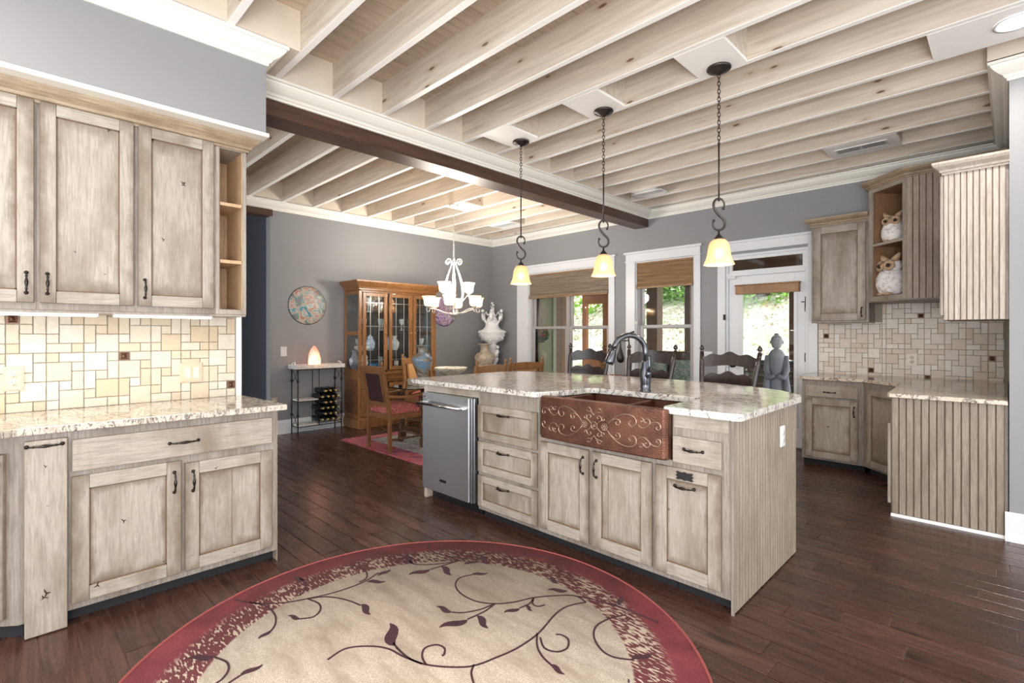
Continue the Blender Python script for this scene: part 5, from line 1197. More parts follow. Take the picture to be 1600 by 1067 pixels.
q.tube([(0, 0, 1.84), (0, 0, 1.88)], .012, 6); q.tube([(-.03, 0, 1.865), (.03, 0, 1.865)], .010, 6); stuff(q.build('ornament', PLASTER, ur))

# discs on the wall
def disc(y, z, m, label):
    q = MB(); q.M = Matrix.Rotation(PI/2, 4, 'Y'); q.lathe([(0, 0), (.25, 0), (.256, .006), (.252, .014), (.20, .018), (0, .020)], 48); o = q.build('round_wall_art', m, loc=(XD+.002, y, z)); tag(o, label, 'picture')
    q = MB(); q.M = Matrix.Rotation(PI/2, 4, 'Y'); q.lathe([(0, -.001), (.261, -.001), (.262, .003), (0, .003)], 48); q.build('dark_rim', BLACK, o)
disc(2.905, 1.705, ART, 'round marbled painting on the grey wall above the wine rack'); disc(5.24, 1.71, ART2, 'round violet and blue marbled painting partly hidden by the chandelier')

# wine rack
wr = thing('wine_rack', 'black iron rack with washed-white shelves holding wine bottles by the dining wall', 'shelf', (-6.66, 2.975, 0))
fx, bx, ly, ry = .10, -.10, -.30, .30; ZT_ = .86
for x_ in (fx, bx):
    for y_ in (ly, ry):
        q = MB(); q.tube([(x_, y_, 0), (x_, y_, ZT_)], .008, 6); q.ball((x_, y_, .25), .019, 8); q.ball((x_, y_, .70), .019, 8); q.lathe([(.012, 0), (.006, .02)], 8, (x_, y_, 0)); q.build('post', IRON, wr)
q = MB()
for z_ in (.10, .43, .85): q.tube([(fx, ly, z_), (fx, ry, z_), (bx, ry, z_), (bx, ly, z_)], .005, 5, closed=True)
q.tube([(fx, -.02, .10), (fx, -.02, .85)], .005, 5); q.tube([(bx, -.02, .10), (bx, -.02, .85)], .005, 5)
for y_ in (ly, ry):
    for z_a, z_b in ((.10, .28), (.66, .85)): q.tube([(fx, y_, z_a), (0, y_, (z_a+z_b)/2+.02), (bx, y_, z_b)], .0032, 5); q.tube([(bx, y_, z_a), (0, y_, (z_a+z_b)/2-.02), (fx, y_, z_b)], .0032, 5)
for z_ in (.13, .22, .31, .40, .49, .58): q.tube([(.07, 0, z_), (.07, ry, z_)], .003, 5); q.tube([(-.07, 0, z_), (-.07, ry, z_)], .003, 5)
q.build('frame', IRON, wr)
for z_, y1_ in ((.106, -.03), (.436, -.03)): MB().box(bx, fx, ly+.01, y1_, z_, z_+.020).build('shelf', WHITEWOOD, wr, bev=.002)
ty = thing('serving_tray', 'washed-white wooden tray with rope handles on top of the wine rack', 'tray', (-6.66, 2.975, .857)); q = MB(); q.box(-.135, .135, -.335, .335, 0, .012); q.box(-.135, .135, -.335, -.32, .012, .055); q.box(-.135, .135, .32, .335, .012, .055); q.box(-.135, -.12, -.32, .32, .012, .055); q.box(.12, .135, -.32, .32, .012, .055); q.build('body', WHITEWOOD, ty, bev=.002)
for s in (-1, 1): q = MB(); q.tube([(-.05, s*.325, .05), (-.04, s*.31, .075), (.0, s*.30, .085), (.04, s*.31, .075), (.05, s*.325, .05)], .008, 6); q.build('rope_handle', PLASTER, ty)
sl = MB(); k_ = 9
q = MB(); vs = []; 
rr = random.Random(11)
prof = [(0, 0), (.062, 0), (.088, .05), (.093, .11), (.082, .17), (.055, .225), (.02, .262), (0, .27)]
q.lathe(prof, 11, smooth=False); q.v = [(x*.85*(1+rr.uniform(-.1, .1)), y*.85*(1+rr.uniform(-.1, .1)), z*1.08) for x, y, z in q.v]
sl = thing('salt_lamp', 'glowing pink salt crystal lamp on the white tray', 'lamp', (-6.65, 2.93, .8705)); q.build('crystal', SALT, sl); light('POINT', 'salt_glow', (.16, 0, .12), .8, (1, .5, .25), .05, parent=sl)
bp_ = thing('wine_bottle', 'dark wine bottle lying in the iron rack', 'bottle', (0, 0, 0), 0, 'wine bottles in the rack')
q = MB(); q.M = Matrix.Rotation(PI/2, 4, 'Y'); q.lathe([(0, 0), (.036, .002), (.037, .02), (.037, .16), (.030, .20), (.015, .225), (.0138, .25), (0, .25)], 14); q.build('glass', BOTTLE, bp_)
q = MB(); q.M = Matrix.Rotation(PI/2, 4, 'Y'); q.lathe([(.0145, .235), (.0148, .29), (.016, .292), (.016, .30), (0, .30)], 12); q.build('foil', FOIL, bp_)
first = True
for r_ in range(6):
    for c_ in range(3 if r_ % 2 else 4):
        y_ = 2.985+.072*c_+(.036 if r_ % 2 else 0); z_ = .17+.0765*r_
        lb = 'wine bottle lying %s from the left in the %s row of the iron rack' % (('first', 'second', 'third', 'fourth')[c_], ('bottom', 'second lowest', 'third lowest', 'third highest', 'second highest', 'top')[r_])
        if first: bp_.location = (-6.80, y_, z_); bp_['label'] = lb; first = False
        else: dup(bp_, (-6.80+rr.uniform(0, .02), y_, z_), 0, lb)
# ================================================================ CHINA CABINET (faces +x)
cc = thing('china_cabinet', 'golden oak china cabinet with three leaded-glass doors against the grey dining wall', 'cabinet', (-6.37, 3.435, 0), PI/2)
CWD, CD = 1.305, .43   # width along local x, depth along local y
q = MB(); q.box(-.02, CWD+.02, -.02, CD, 0, .13); q.box(-.012, CWD+.012, -.012, CD, .13, .15); q.build('plinth', OAK, cc, bev=.006)
q = MB(); q.box(0, CWD, 0, CD, .15, .74); q.box(-.02, CWD+.02, -.02, CD, .74, .765); q.build('lower_body', OAK, cc, bev=.004)
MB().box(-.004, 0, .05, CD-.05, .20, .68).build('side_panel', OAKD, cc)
om = [OAK, OAK, GLAZE, GLAZE]
for i in range(3):
    a = .03+i*(CWD-.06)/3; b_ = a+(CWD-.06)/3-.012; d = panel_door(cc, 'door', a, b_, .17, .54, st=.055, mats=om); q = MB(); q.ball((b_-.03, -.03, .40), .011, 8); q.build('knob', FOIL, d)
    d = panel_door(cc, 'drawer', a, b_, .56, .70, st=.03, mats=om); q = MB(); q.ball(((a+b_)/2-.08, -.03, .63), .010, 8); q.ball(((a+b_)/2+.08, -.03, .63), .010, 8); q.build('knob', FOIL, d)
# dentil band between the two halves and under the crown
q = MB(); n = 60
for i in range(n): x_ = .01+i*(CWD-.02)/n; q.box(x_, x_+.012, -.024, -.004, .716, .734); q.box(x_, x_+.012, -.030, -.010, 1.918, 1.938)
stuff(q.build('dentil_moulding', OAK, cc))
uz0, uz1 = .765, 1.96
q = MB(); q.box(0, .045, .0, .03, uz0, uz1); q.box(CWD-.045, CWD, .0, .03, uz0, uz1); q.box(.415, .445, 0, .03, uz0, uz1); q.box(.86, .89, 0, .03, uz0, uz1); q.box(.045, CWD-.045, 0, .03, uz0, uz0+.03); q.box(.045, CWD-.045, -.008, .03, 1.90, uz1)
q.box(0, .03, CD-.05, CD, uz0, uz1); q.box(CWD-.03, CWD, CD-.05, CD, uz0, uz1); q.box(0, CWD, .03, CD-.05, uz1-.03, uz1)
for z_ in (uz0, 1.30, 1.87): q.box(0, .025, .03, CD-.05, z_, z_+.055); q.box(CWD-.025, CWD, .03, CD-.05, z_, z_+.055)
q.build('upper_frame', OAK, cc, bev=.002)
MB().box(.03, CWD-.03, CD-.02, CD-.005, uz0, uz1).build('back_panel', plain('shaded_back_board', (.075, .060, .050), .5), cc)  # dark colour paints in the shade inside the cabinet
for z_ in (1.07, 1.36, 1.62): MB().box(.026, CWD-.026, .035, CD-.03, z_, z_+.008).build('glass_shelf', CGLASS, cc)
for sx in (.008, CWD-.012): MB().box(sx, sx+.004, .03, CD-.05, uz0+.055, 1.87).build('side_glass', CGLASS, cc)
q = MB(); CPC = [(0, 0), (.012, 0), (.018, .02), (.030, .03), (.060, .065), (.075, .085), (.078, .105), (0, .105)]
sweep(q, [(0, CD), (0, -.008), (CWD, -.008), (CWD, CD)], [(o_, z_+uz1-.005) for o_, z_ in CPC], -1); o = q.build('crown', OAK, cc); recalc(o)
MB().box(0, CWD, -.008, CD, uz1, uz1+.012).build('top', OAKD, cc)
for i, (a, b_) in enumerate(((.05, .43), (.465, .845), (.88, 1.26))):
    z0_, z1_ = .80, 1.895; q = MB(); st = .05; q.box(a, a+st, -.02, 0, z0_, z1_); q.box(b_-st, b_, -.02, 0, z0_, z1_); q.box(a+st, b_-st, -.02, 0, z0_, z0_+st); q.box(a+st, b_-st, -.02, 0, z1_-st, z1_); d = q.build('door', OAK, cc, bev=.003)
    MB().box(a+st, b_-st, -.011, -.008, z0_+st, z1_-st).build('pane', CGLASS, d)
    q = MB(); w_ = b_-a-2*st
    for f_ in (.24, .72): xx = a+st+w_*f_; q.box(xx-.0035, xx+.0035, -.0135, -.006, z0_+st, z1_-st)
    for z_ in (z0_+st+.10, z1_-st-.09, z1_-st-.42): q.box(a+st, b_-st, -.0135, -.006, z_-.003, z_+.003)
    q.build('lead_came', LEAD, d)
    q = MB(); kx = (b_-.022, b_-.022, a+.022)[i]; q.ball((kx, -.034, 1.33), .012, 8); q.tube([(kx, -.02, 1.33), (kx, -.034, 1.33)], .005, 6); q.build('knob', FOIL, d)
light('POINT', 'cabinet_glow', (.65, .16, 1.90), 1.0, (1, .9, .78), .03, parent=cc)
def cz(x, y, z): return (-6.37-y, 3.435+x, z)
def ware(name, prof, m, x, z, label, cat, y=.18, n=16, group=None):
    q = MB(); q.lathe([(r_*1.25, z__*1.2) for r_, z__ in prof], n); return tag(q.build(name, m, loc=cz(x, y, z+.0085)), label, cat, group)
VS = [(.03, 0), (.034, .01), (.05, .05), (.055, .09), (.03, .13), (.02, .15), (.032, .175), (0, .17)]
JAR = [(.035, 0), (.055, .04), (.058, .10), (.035, .14), (.03, .15), (.036, .16), (.02, .175), (.008, .19), (0, .195)]
GLS = [(.025, 0), (.025, .004), (.005, .01), (.005, .06), (.028, .09), (.032, .14), (.028, .142), (.002, .07), (0, .07)]
TUM = [(.026, 0), (.034, .09), (.031, .09), (.024, .006), (0, .006)]
ware('glass_vase', [(r_*1.3, z_*1.25) for r_, z_ in GLS], PORC, .24, 1.62, 'large pale goblet glowing on the top shelf behind the left cabinet door', 'glass')
ware('porcelain_jar', JAR, BLUEW, .27, 1.36-.29, 'blue and white lidded jar behind the left cabinet door', 'jar'); ware('low_dish', [(.05, 0), (.085, .02), (.09, .05), (.07, .06), (0, .05)], PORC, .14, 1.07, 'cream round dish on the middle shelf behind the left cabinet door', 'dish')
ware('blue_bowl', [(.03, 0), (.06, .03), (.085, .07), (.078, .07), (0, .02)], BLUEG, .33, .80, 'deep blue glass bowl low behind the left cabinet door', 'bowl')
ware('figurine', [(.04, 0), (.03, .03), (.045, .08), (.03, .12), (.04, .15), (.02, .18), (0, .19)], PORC, .18, .80, 'white porcelain figure low behind the left cabinet door', 'figurine')
ware('figurine', [(.04, 0), (.05, .03), (.055, .07), (.03, .10), (.045, .13), (.02, .16), (0, .17)], AMBW, .62, 1.62, 'tan and white figure on the top shelf behind the middle cabinet door', 'figurine')
ware('porcelain_jar', JAR, BLUEW, .60, 1.07, 'blue and white lidded jar behind the middle cabinet door', 'jar'); ware('porcelain_vase', VS, PORC, .68, 1.07, 'white porcelain vase behind the middle cabinet door', 'vase')
ware('tumbler', TUM, FOILR, .62, .80, 'small red tumbler at the bottom behind the middle cabinet door', 'glass'); ware('tumbler', TUM, PORC, .70, .80, 'small white tumbler at the bottom behind the middle cabinet door', 'glass')
ware('candlestick', [(.035, 0), (.02, .02), (.01, .1), (.03, .12), (.03, .2), (0, .2)], PORC, 1.02, 1.07, 'white candlestick behind the right cabinet door', 'candlestick'); ware('figurine', [(.04, 0), (.03, .05), (.05, .1), (.02, .2), (0, .22)], AMBW, 1.03, 1.62, 'brown figure on the top shelf behind the right cabinet door', 'figurine')
ware('porcelain_vase', [(r_*1.1, z_*1.3) for r_, z_ in VS], BLUEW, .07, .80, 'blue-patterned vase low behind the side glass of the china cabinet', 'vase', .26)
SHN = {1.62: 'the top shelf', 1.36: 'the second shelf', 1.07: 'the third shelf', .80: 'the cabinet floor'}
glist = ((.10, 1.62), (.33, 1.62), (.52, 1.62), (.08, 1.36), (.20, 1.36), (.55, 1.36), (.76, 1.36), (.98, 1.36), (1.12, 1.36), (1.12, 1.07), (.10, 1.07), (.52, .80), (.80, .80), (1.0, .80), (.12, .80), (.40, 1.36))
for i, (x_, z_) in enumerate(glist):
    row_ = sorted(g_[0] for g_ in glist if g_[1] == z_); k_ = row_.index(x_)
    nth = 'only' if len(row_) == 1 else ('first', 'second', 'third', 'fourth', 'fifth', 'sixth', 'seventh')[k_]+' from the left'
    ware('wine_glass', GLS, CRYST, x_, z_, 'clear stemmed glass, %s on %s of the china cabinet' % (nth, SHN[z_]), 'glass', .12+.1*(i % 3), 12, 'stemmed glasses in the china cabinet')

# ================================================================ BAR STOOLS (face -y, backs at the far side)
def stool(label, loc, rz=0.0):
    t = thing('bar_stool', label, 'stool', loc, rz, 'dark ladder-back bar stools at the island'); H_ = 1.165; W0, W1_ = .185, .235; Z0 = .66
    def bp2(s, z): k = max(0, (z-Z0)/(H_-Z0)); return (s*(W0+(W1_-W0)*k), .10*k**1.1, z)
    for s in (-1, 1):
        q = MB(); q.tube([(s*.20, .02, 0), (s*W0, 0, .3), (s*W0, 0, Z0), bp2(s, .80), bp2(s, .95), bp2(s, 1.08), bp2(s, H_)], [.017, .019, .021, .020, .020, .019, .017], 10); f_ = bp2(s, H_); finial(q, f_[0], f_[1], f_[2]-.003, 1.05); q.build('leg', STOOLW, t)
        q = MB(); q.tube([(s*.21, -.40, 0), (s*.195, -.385, .3), (s*.19, -.38, Z0)], [.016, .02, .018], 10); q.build('leg', STOOLW, t)
    q = MB(); q.prism([(-.21, -.41), (.21, -.41), (.20, .015), (-.20, .015)], Z0-.01, Z0+.035); q.build('seat', STOOLW, t, bev=.012, seg=2)
    for zc_, hh in ((1.105, .085), (.950, .085), (.785, .075)):
        q = MB(); n = 20; vs = []
        for i in range(n+1):
            u_ = i/n*2-1; p = bp2(1, zc_); x_ = u_*(p[0]-.012); y_ = p[1]+.018*(1-u_*u_); top = zc_+hh*(.50+.16*math.cos(u_*PI)+.13*math.cos(u_*PI*3)); bot = zc_-hh*(.62-.1*math.cos(u_*PI))
            vs += [(x_, y_-.007, bot), (x_, y_+.007, bot), (x_, y_+.007, top), (x_, y_-.007, top)]
        q.add(vs, [(i*4+j, i*4+(j+1) % 4, (i+1)*4+(j+1) % 4, (i+1)*4+j) for i in range(n) for j in range(4)]+[(0, 1, 2, 3), (n*4+3, n*4+2, n*4+1, n*4)]); o = q.build('back_slat', STOOLW, t); recalc(o)
    q = MB()
    for z_ in (.22, .40): q.tube([(-.20, -.39, z_), (.20, -.39, z_)], .011, 8); q.tube([(-.19, .0, z_+.04), (.19, .0, z_+.04)], .011, 8); q.tube([(-.197, -.39, z_+.02), (-.19, 0, z_+.02)], .011, 8); q.tube([(.197, -.39, z_+.02), (.19, 0, z_+.02)], .011, 8)
    q.build('stretcher', STOOLW, t); return t
s1 = stool('dark ladder-back bar stool in front of the double window', (-2.99, 4.03, .0005), .04)
dup(s1, (-2.31, 4.03, .0005), -.02, 'dark ladder-back bar stool behind the faucet, before the single window'); dup(s1, (-1.61, 4.02, .0005), -.05, 'dark ladder-back bar stool closest to the glass door')

# ================================================================ BY THE WINDOWS
ct_ = thing('console_table', 'low console with a rust runner edged in white beads between the windows', 'table', (-3.72, 6.03, 0))
q = MB(); q.box(-.42, .42, -.19, .19, .70, .725); q.build('top', OAKD, ct_, bev=.003)
for sx in (-1, 1):
    for sy in (-1, 1): q = MB(); q.box(sx*.38-.02, sx*.38+.02, sy*.16-.02, sy*.16+.02, 0, .70); q.build('leg', OAKD, ct_)
rn = MB(); rn.box(-4.15, -3.29, 5.83, 6.22, .7255, .730); rn.box(-4.15, -3.29, 5.826, 5.830, .64, .730); rn = tag(rn.build('table_runner', CLOTHR), 'rust-coloured runner with white beaded edge on the console table', 'runner')
q = MB()
for i in range(42): q.ball((-4.14+i*.0205, 5.822, .70), .0055, 5); 
q.build('bead_edge', PORC, rn)
st = thing('iron_stand', 'black gooseneck iron stand with a dark tassel hanging from it, on the console', 'stand', (-3.68, 6.02, .7305)); q = MB(); q.lathe([(.13, 0), (.13, .008), (.03, .02), (.012, .03)], 20); q.tube([(0, 0, .02), (.01, 0, .20), (-.02, 0, .40), (-.03, 0, .52), (-.01, 0, .60), (.04, 0, .615)], .010, 8); q.tube([(-.03, 0, .50), (-.10, 0, .49), (-.20, 0, .505), (-.22, 0, .55)], .008, 7); q.ball((.045, 0, .615), .014, 8); q.build('frame', IRON, st)
q = MB(); q.lathe([(0, .18), (.045, .20), (.055, .25), (.035, .33), (.012, .40), (.006, .49), (0, .49)], 12, (-.16, 0, 0)); q.build('tassel', BLACK, st)
gl2 = MB(); gl2.openlathe([(.002, 0), (.055, .06), (.04, .16), (.0, .24)], 6, (0, 0, 0)); o = gl2.build('glass_terrarium', CRYST, loc=(-3.98, 5.95, .7305)); tag(o, 'faceted clear glass ornament left of the iron stand', 'ornament')

# owls
def owl(loc, rz, k, label, crest):
    t = thing('owl_figure', label, 'figurine', loc, rz); q = MB()
    if crest: q.lathe([(.045*k, 0), (.075*k, .02*k), (.092*k, .07*k), (.090*k, .12*k), (.070*k, .165*k), (.0, .185*k)], 24)
    else: q.lathe([(.040*k, 0), (.072*k, .015*k), (.088*k, .06*k), (.088*k, .10*k), (.072*k, .15*k), (.06*k, .18*k), (0, .20*k)], 24)
    q.build('body', OWLB, t)
    q = MB(); zc_ = (.20 if crest else .175)*k
    q.ball((0, 0, zc_), .066*k, 14, sz=.75); q.build('head', OWLB, t)
    for s in (-1, 1):
        ex = s*.032*k; ey = -.058*k; q = MB(); q.M = Matrix.Translation((ex, ey, zc_+.0*k)) @ Matrix.Rotation(PI/2-.1, 4, 'X') @ Matrix.Rotation(s*.25, 4, 'Y')
        q.lathe([(.036*k, 0), (.036*k, .008*k), (.026*k, .014*k), (.022*k, .008*k), (0, .007*k)], 16); e_ = q.build('eye', OWLT, t)
        q = MB(); q.ball((ex+s*.003*k, ey-.012*k, zc_), .013*k, 8); q.build('pupil', BLACK, e_)
        q = MB(); q.tube([(s*.030*k, -.02*k, zc_+.035*k), (s*.058*k, -.015*k, zc_+.062*k), (s*.066*k, -.01*k, zc_+.082*k)], [.024*k, .018*k, .008*k], 7); q.build('ear', OWLT, t)
        q = MB(); q.lathe([(0, -.005*k), (.02*k, 0), (.024*k, .012*k), (0, .022*k)], 10, (s*.028*k, -.062*k, .004*k)); q.build('foot', OWLT, t)
    q = MB(); q.tube([(0, -.062*k, zc_+.02*k), (0, -.084*k, zc_-.005*k), (0, -.078*k, zc_-.028*k)], [.013*k, .011*k, .003*k], 6); q.build('beak', OWLT, t)
cx_, cy_ = (ux0+ux1)/2+.075-.055, (uy0+uy1)/2+.075+.055
owl((cx_+.02, cy_+.0, 2.1885), ang+.5, 1.15, 'white chalky owl figure with a tan head on the upper shelf of the corner unit', False)
owl((cx_+.01, cy_-.01, 1.6805), ang+.1, 1.42, 'larger white owl figure with tan ear tufts on the lower shelf of the corner unit', True)

# ================================================================ OUTSIDE
YO = 9.5
struct(MB().box(-12, 6, YW+.16, YO+.3, -.16, -.02).build('ground_patio', CONC))
sd = MB(); z_ = 0
side_wall = struct(MB().box(-7.3, -7.02, YW+.16, 8.38, -.02, 2.9).build('wall_porch', SIDING))
while z_ < 2.75:
    m = MB(); m.prism([(YW+.16, 0)]*0 or [(-.02, z_), (.002, z_), (.0, z_+.16), (-.02, z_+.16)], YW+.17, 8.30, axis='y'); o = m.build('siding_board', SIDING, side_wall); recalc(o); o.location = (-7.0, 0, 0); z_ += .155
struct(MB().box(-7.3, -6.97, 8.30, 8.40, -.02, 2.9).build('trim_5', plain('pale_green_corner_board', (.50, .55, .45), .6)))
pr_ = struct(MB().box(-9.5, 3.5, YW+.16, YO+.4, 2.88, 2.96).build('ceiling_porch', PORCHW))
for x_ in (-6.2, -5.0, -3.8, -2.6, -1.4, -.2): MB().box(x_-.045, x_+.045, YW+.17, YO+.2, 2.70, 2.88).build('porch_joist', PORCHW, pr_)
struct(MB().box(-9.5, 3.5, YO-.09, YO+.09, 2.34, 2.72).build('ceiling_porch_beam', PORCHW))
for i, x_ in enumerate((-7.75, -5.24, -4.50, -2.62)):
    p_ = thing('porch_post', ('brown timber porch post seen through the right half of the double window', 'thick brown porch post seen at the left of the single window', 'slim brown porch post seen at the right of the single window', 'brown porch post seen through the right edge of the glass door')[i], 'post', (x_, YO, -.02))
    w_ = (.10, .12, .06, .06)[i]; MB().box(-w_, w_, -w_, w_, 0, 2.36).build('shaft', PORCHW, p_, bev=.006); MB().box(-w_-.03, w_+.03, -w_-.03, w_+.03, 0, .16).build('foot', PORCHW, p_, bev=.006)
q = MB(); q.box(-6.80, -6.70, YO-.4, YO-.3, -.02, 2.33); q.box(-6.25, -6.12, YO-.4, YO-.3, -.02, 2.33); q.box(-6.7, -6.25, YO-.4, YO-.3, 1.98, 2.33); q.box(-6.7, -6.25, YO-.4, YO-.3, -.02, .9); tag(q.build('stained_door_frame', ORANGEW), 'orange-stained timber frame on the porch beyond the double window', 'frame')
# low stone wall
sw = thing('stone_wall', 'low stacked-stone wall with dark cap outside the glass door', 'wall', (-2.9, 8.9, -.02)); rs = random.Random(4)
MB().box(-.95, 1.3, .04, .42, 0, .86).build('core', LEDGE, sw); z_ = 0
while z_ < .84:
    h_ = rs.choice((.06, .08, .10)); x_ = -.97
    while x_ < 1.3:
        L = rs.uniform(.14, .38); dpt = rs.uniform(0, .03); q = MB(); q.box(x_+.004, min(x_+L, 1.32)-.004, -dpt, .05, z_+.004, min(z_+h_, .86)-.003); q.build('stone', LEDGE, sw, bev=.008); x_ += L
    z_ += h_
MB().box(-1.0, 1.35, -.05, .45, .862, .905).build('cap', plain('slate_cap', (.07, .08, .09), .5), sw, bev=.005)
# statue
stt = thing('robed_statue', 'grey cast-stone robed figure standing outside the glass door', 'statue', (-2.36, 7.75, -.02), .25); q = MB()
q.lathe([(.26, 0), (.27, .05), (.23, .10), (.21, .35), (.18, .60), (.155, .78), (.19, .95), (.20, 1.03), (.13, 1.10), (.055, 1.13), (.05, 1.16)], 20, sy=.55, sx=.56); q.build('body', STATM, stt)
q = MB(); q.lathe([(0, 1.13), (.045, 1.135), (.062, 1.17), (.072, 1.21), (.074, 1.25), (.066, 1.285), (.045, 1.31), (.03, 1.318), (.032, 1.33), (.022, 1.345), (0, 1.35)], 18, (0, -.01, 0)); q.tube([(0, -.085, 1.25), (0, -.10, 1.225), (0, -.088, 1.215)], [.006, .013, .006], 6)
for s in (-1, 1): q.ball((s*.076, 0, 1.22), .012, 8, sz=1.8); q.ball((s*.03, -.078, 1.25), .010, 6)
q.build('head', STATM, stt)
for s in (-1, 1): q = MB(); q.tube([(s*.10, 0, 1.02), (s*.125, -.04, .82), (s*.09, -.13, .72), (s*.02, -.16, .76)], [.05, .045, .038, .028], 10); q.build('arm', STATM, stt)
q = MB(); q.tube([(.11, -.05, .80), (.13, -.06, .55), (.115, -.05, .30)], [.035, .05, .035], 10); q.tube([(-.11, -.05, .80), (-.13, -.06, .55), (-.115, -.05, .30)], [.035, .05, .035], 10); q.build('sleeves', STATM, stt)
# sofa
so = thing('wicker_sofa', 'brown wicker patio sofa with teal cushions outside the single window', 'sofa', (-4.05, 8.1, -.02)); q = MB(); q.box(-.75, .75, -.35, .35, .08, .34); q.box(-.75, .75, .28, .38, .34, 1.03); q.box(-.82, -.70, -.36, .38, .08, .62); q.box(.70, .82, -.36, .38, .08, .62); q.build('frame', WICKER, so, bev=.02, seg=2)
for sx in (-.35, .35): q = MB(); q.box(sx-.34, sx+.34, -.36, .26, .345, .50); q.build('cushion', TEAL, so, bev=.04, seg=3)
for i, sx in enumerate((-.45, .05, .46)): q = MB(); q.box(-.20, .20, -.06, .06, -.19, .19); o = q.build('pillow', STRIPE, loc=(-4.05+sx, 8.23, .68), bev=.05, seg=3); o.rotation_euler = (-.3, .1*(i-1), 0); tag(o, ('striped pillow at the left end of the patio sofa', 'striped pillow in the middle of the patio sofa', 'striped pillow at the right end of the patio sofa')[i], 'pillow')
def foliage(n, gen, size, rs, asp=.5):
    q = MB(); vs = []; fs = []
    for _ in range(n):
        c = Vector(gen(rs)); d_ = Vector((rs.gauss(0, 1), rs.gauss(0, 1), rs.gauss(0, .7))).normalized(); u_ = d_.orthogonal().normalized(); s = size*rs.uniform(.6, 1.3); k_ = len(vs)
        vs += [tuple(c-d_*s), tuple(c+u_*s*asp), tuple(c+d_*s), tuple(c-u_*s*asp)]; fs.append((k_, k_+1, k_+2, k_+3))
    q.add(vs, fs); return q
def blob(cx, cy, cz, rx, ry, rz_):
    def g(rs):
        a = Vector((rs.gauss(0, 1), rs.gauss(0, 1), rs.gauss(0, 1))).normalized()*rs.uniform(.55, 1)**.5; return (cx+a.x*rx, cy+a.y*ry, cz+a.z*rz_)
    return g
rp = random.Random(2)
pp = thing('potted_shrub', 'rust-leaved shrub in a pot outside the single window', 'plant', (-4.9, 7.6, -.02)); q = MB(); q.lathe([(.16, 0), (.22, .35), (.24, .36), (.24, .42), (.2, .42), (0, .38)], 20); q.build('pot', STATM, pp); foliage(900, blob(0, 0, .86, .34, .3, .42), .035, rp).build('foliage', LEAFR, pp)
q = MB(); [q.tube([(0, 0, .38), (.1*math.cos(a), .1*math.sin(a), .9)], .01, 5) for a in (0, 2, 4)]; q.build('stem', BARK, pp)
hb = thing('hanging_basket', 'hanging basket with red flowers in front of the green siding', 'plant', (-6.55, 7.35, 0)); q = MB(); q.lathe([(.02, 1.14), (.12, 1.18), (.17, 1.28), (.15, 1.28), (0, 1.22)], 18); q.tube([(-.16, 0, 1.28), (0, 0, 1.75), (.16, 0, 1.28)], .004, 5); q.tube([(0, 0, 1.75), (0, 0, 2.879)], .004, 5); q.build('basket', WICKER, hb); foliage(500, blob(0, 0, 1.30, .22, .2, .16), .03, rp).build('foliage', LEAFD, hb); foliage(60, blob(0, -.03, 1.36, .25, .22, .16), .034, rp, 1).build('flowers', FLOWR, hb)
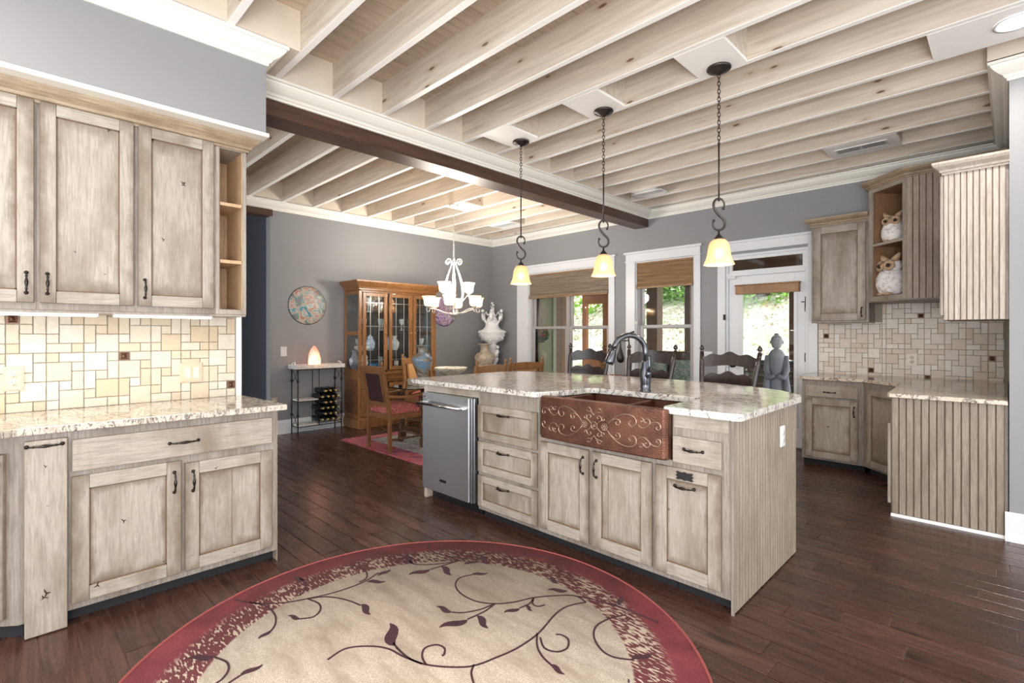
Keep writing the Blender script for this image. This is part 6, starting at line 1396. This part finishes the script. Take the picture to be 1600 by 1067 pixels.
# hill
hx = 44; hy = 30; vs = []
def hz(x, y):
    t = max(0, y-10.4); return -.1+t*.40-.006*t*t*(t < 33)+.22*noise.noise((x*.35, y*.35, 0))*min(1, t)+.06*noise.noise((x*2, y*2, 3))
for j in range(hy+1):
    for i in range(hx+1): x_ = -34+i*1.25; y_ = YO+.3+j*.8; vs.append((x_, y_, hz(x_, y_)))
hl = MB(); hl.add(vs, [(j*(hx+1)+i, j*(hx+1)+i+1, (j+1)*(hx+1)+i+1, (j+1)*(hx+1)+i) for j in range(hy) for i in range(hx)], 0, True); struct(hl.build('hill', HILL))
def litter(rs): x_ = rs.uniform(-16, 4); y_ = 10.4+rs.random()**1.3*9; return (x_, y_, hz(x_, y_)+.02)
stuff(tag(foliage(5500, litter, .06, rp, .6).build('leaf_litter', [plain('dry_leaf', (.46, .38, .27), .9, nz=.4, nscale=3)]), 'dry leaves scattered over the bank outside', 'leaves'))
bs = [(-10.5, 17.5, 2.4, 'dense green shrub high on the bank seen through the double window'), (-8.2, 18.0, 2.3, 'bright bush on the bank at the left of the single window'), (-6.0, 17.6, 2.2, 'bright bush on the bank in the middle of the single window'), (-4.3, 18.2, 2.0, 'leafy bush on the bank seen through the left of the glass door'), (-2.2, 18.5, 1.9, 'leafy bush on the bank seen through the right of the glass door'), (-13.5, 17, 2.6, 'dense shrub on the bank at the far left'), (.6, 18, 2.0, 'green shrub on the bank right of the glass door')]
for i, (x_, y_, r_, l_) in enumerate(bs):
    b_ = thing('bush', l_, 'bush', (x_, y_, hz(x_, y_)-.2), 0, 'bushes on the bank'); foliage(2400, blob(0, 0, r_*.75, r_*1.15, r_*.8, r_*.85), .12, rp).build('foliage', LEAF if i % 2 else (LEAF if i else LEAFD), b_)
    q = MB(); [q.tube([(0, 0, 0), (.5*math.cos(a), .5*math.sin(a), r_)], [.06, .03], 6) for a in (.5, 2.6, 4.6)]; q.build('stem', BARK, b_)
for i, (x_, y_, l_) in enumerate(((-5.9, 18.2, 'pale tree trunk at the top of the view through the glass door'), (-11.8, 14.6, 'tree on the bank seen through the double window'), (-9.6, 21.5, 'tall tree behind the bushes in the single window'))):
    t_ = thing('tree', l_, 'tree', (x_, y_, hz(x_, y_)-.2), 0, 'trees on the bank'); q = MB(); q.tube([(0, 0, 0), (.05, 0, 1.2), (0, .1, 3.2), (.2, 0, 6)], [.34, .24, .20, .12], 12); [q.tube([(0, 0, 3.2), (1.3*math.cos(a), 1.3*math.sin(a), 5)], [.09, .04], 7) for a in (1, 3, 5)]; q.build('trunk', BARK, t_); foliage(2200, blob(0, 0, 6.2, 2.6, 2.4, 2.0), .15, rp).build('foliage', LEAF, t_)
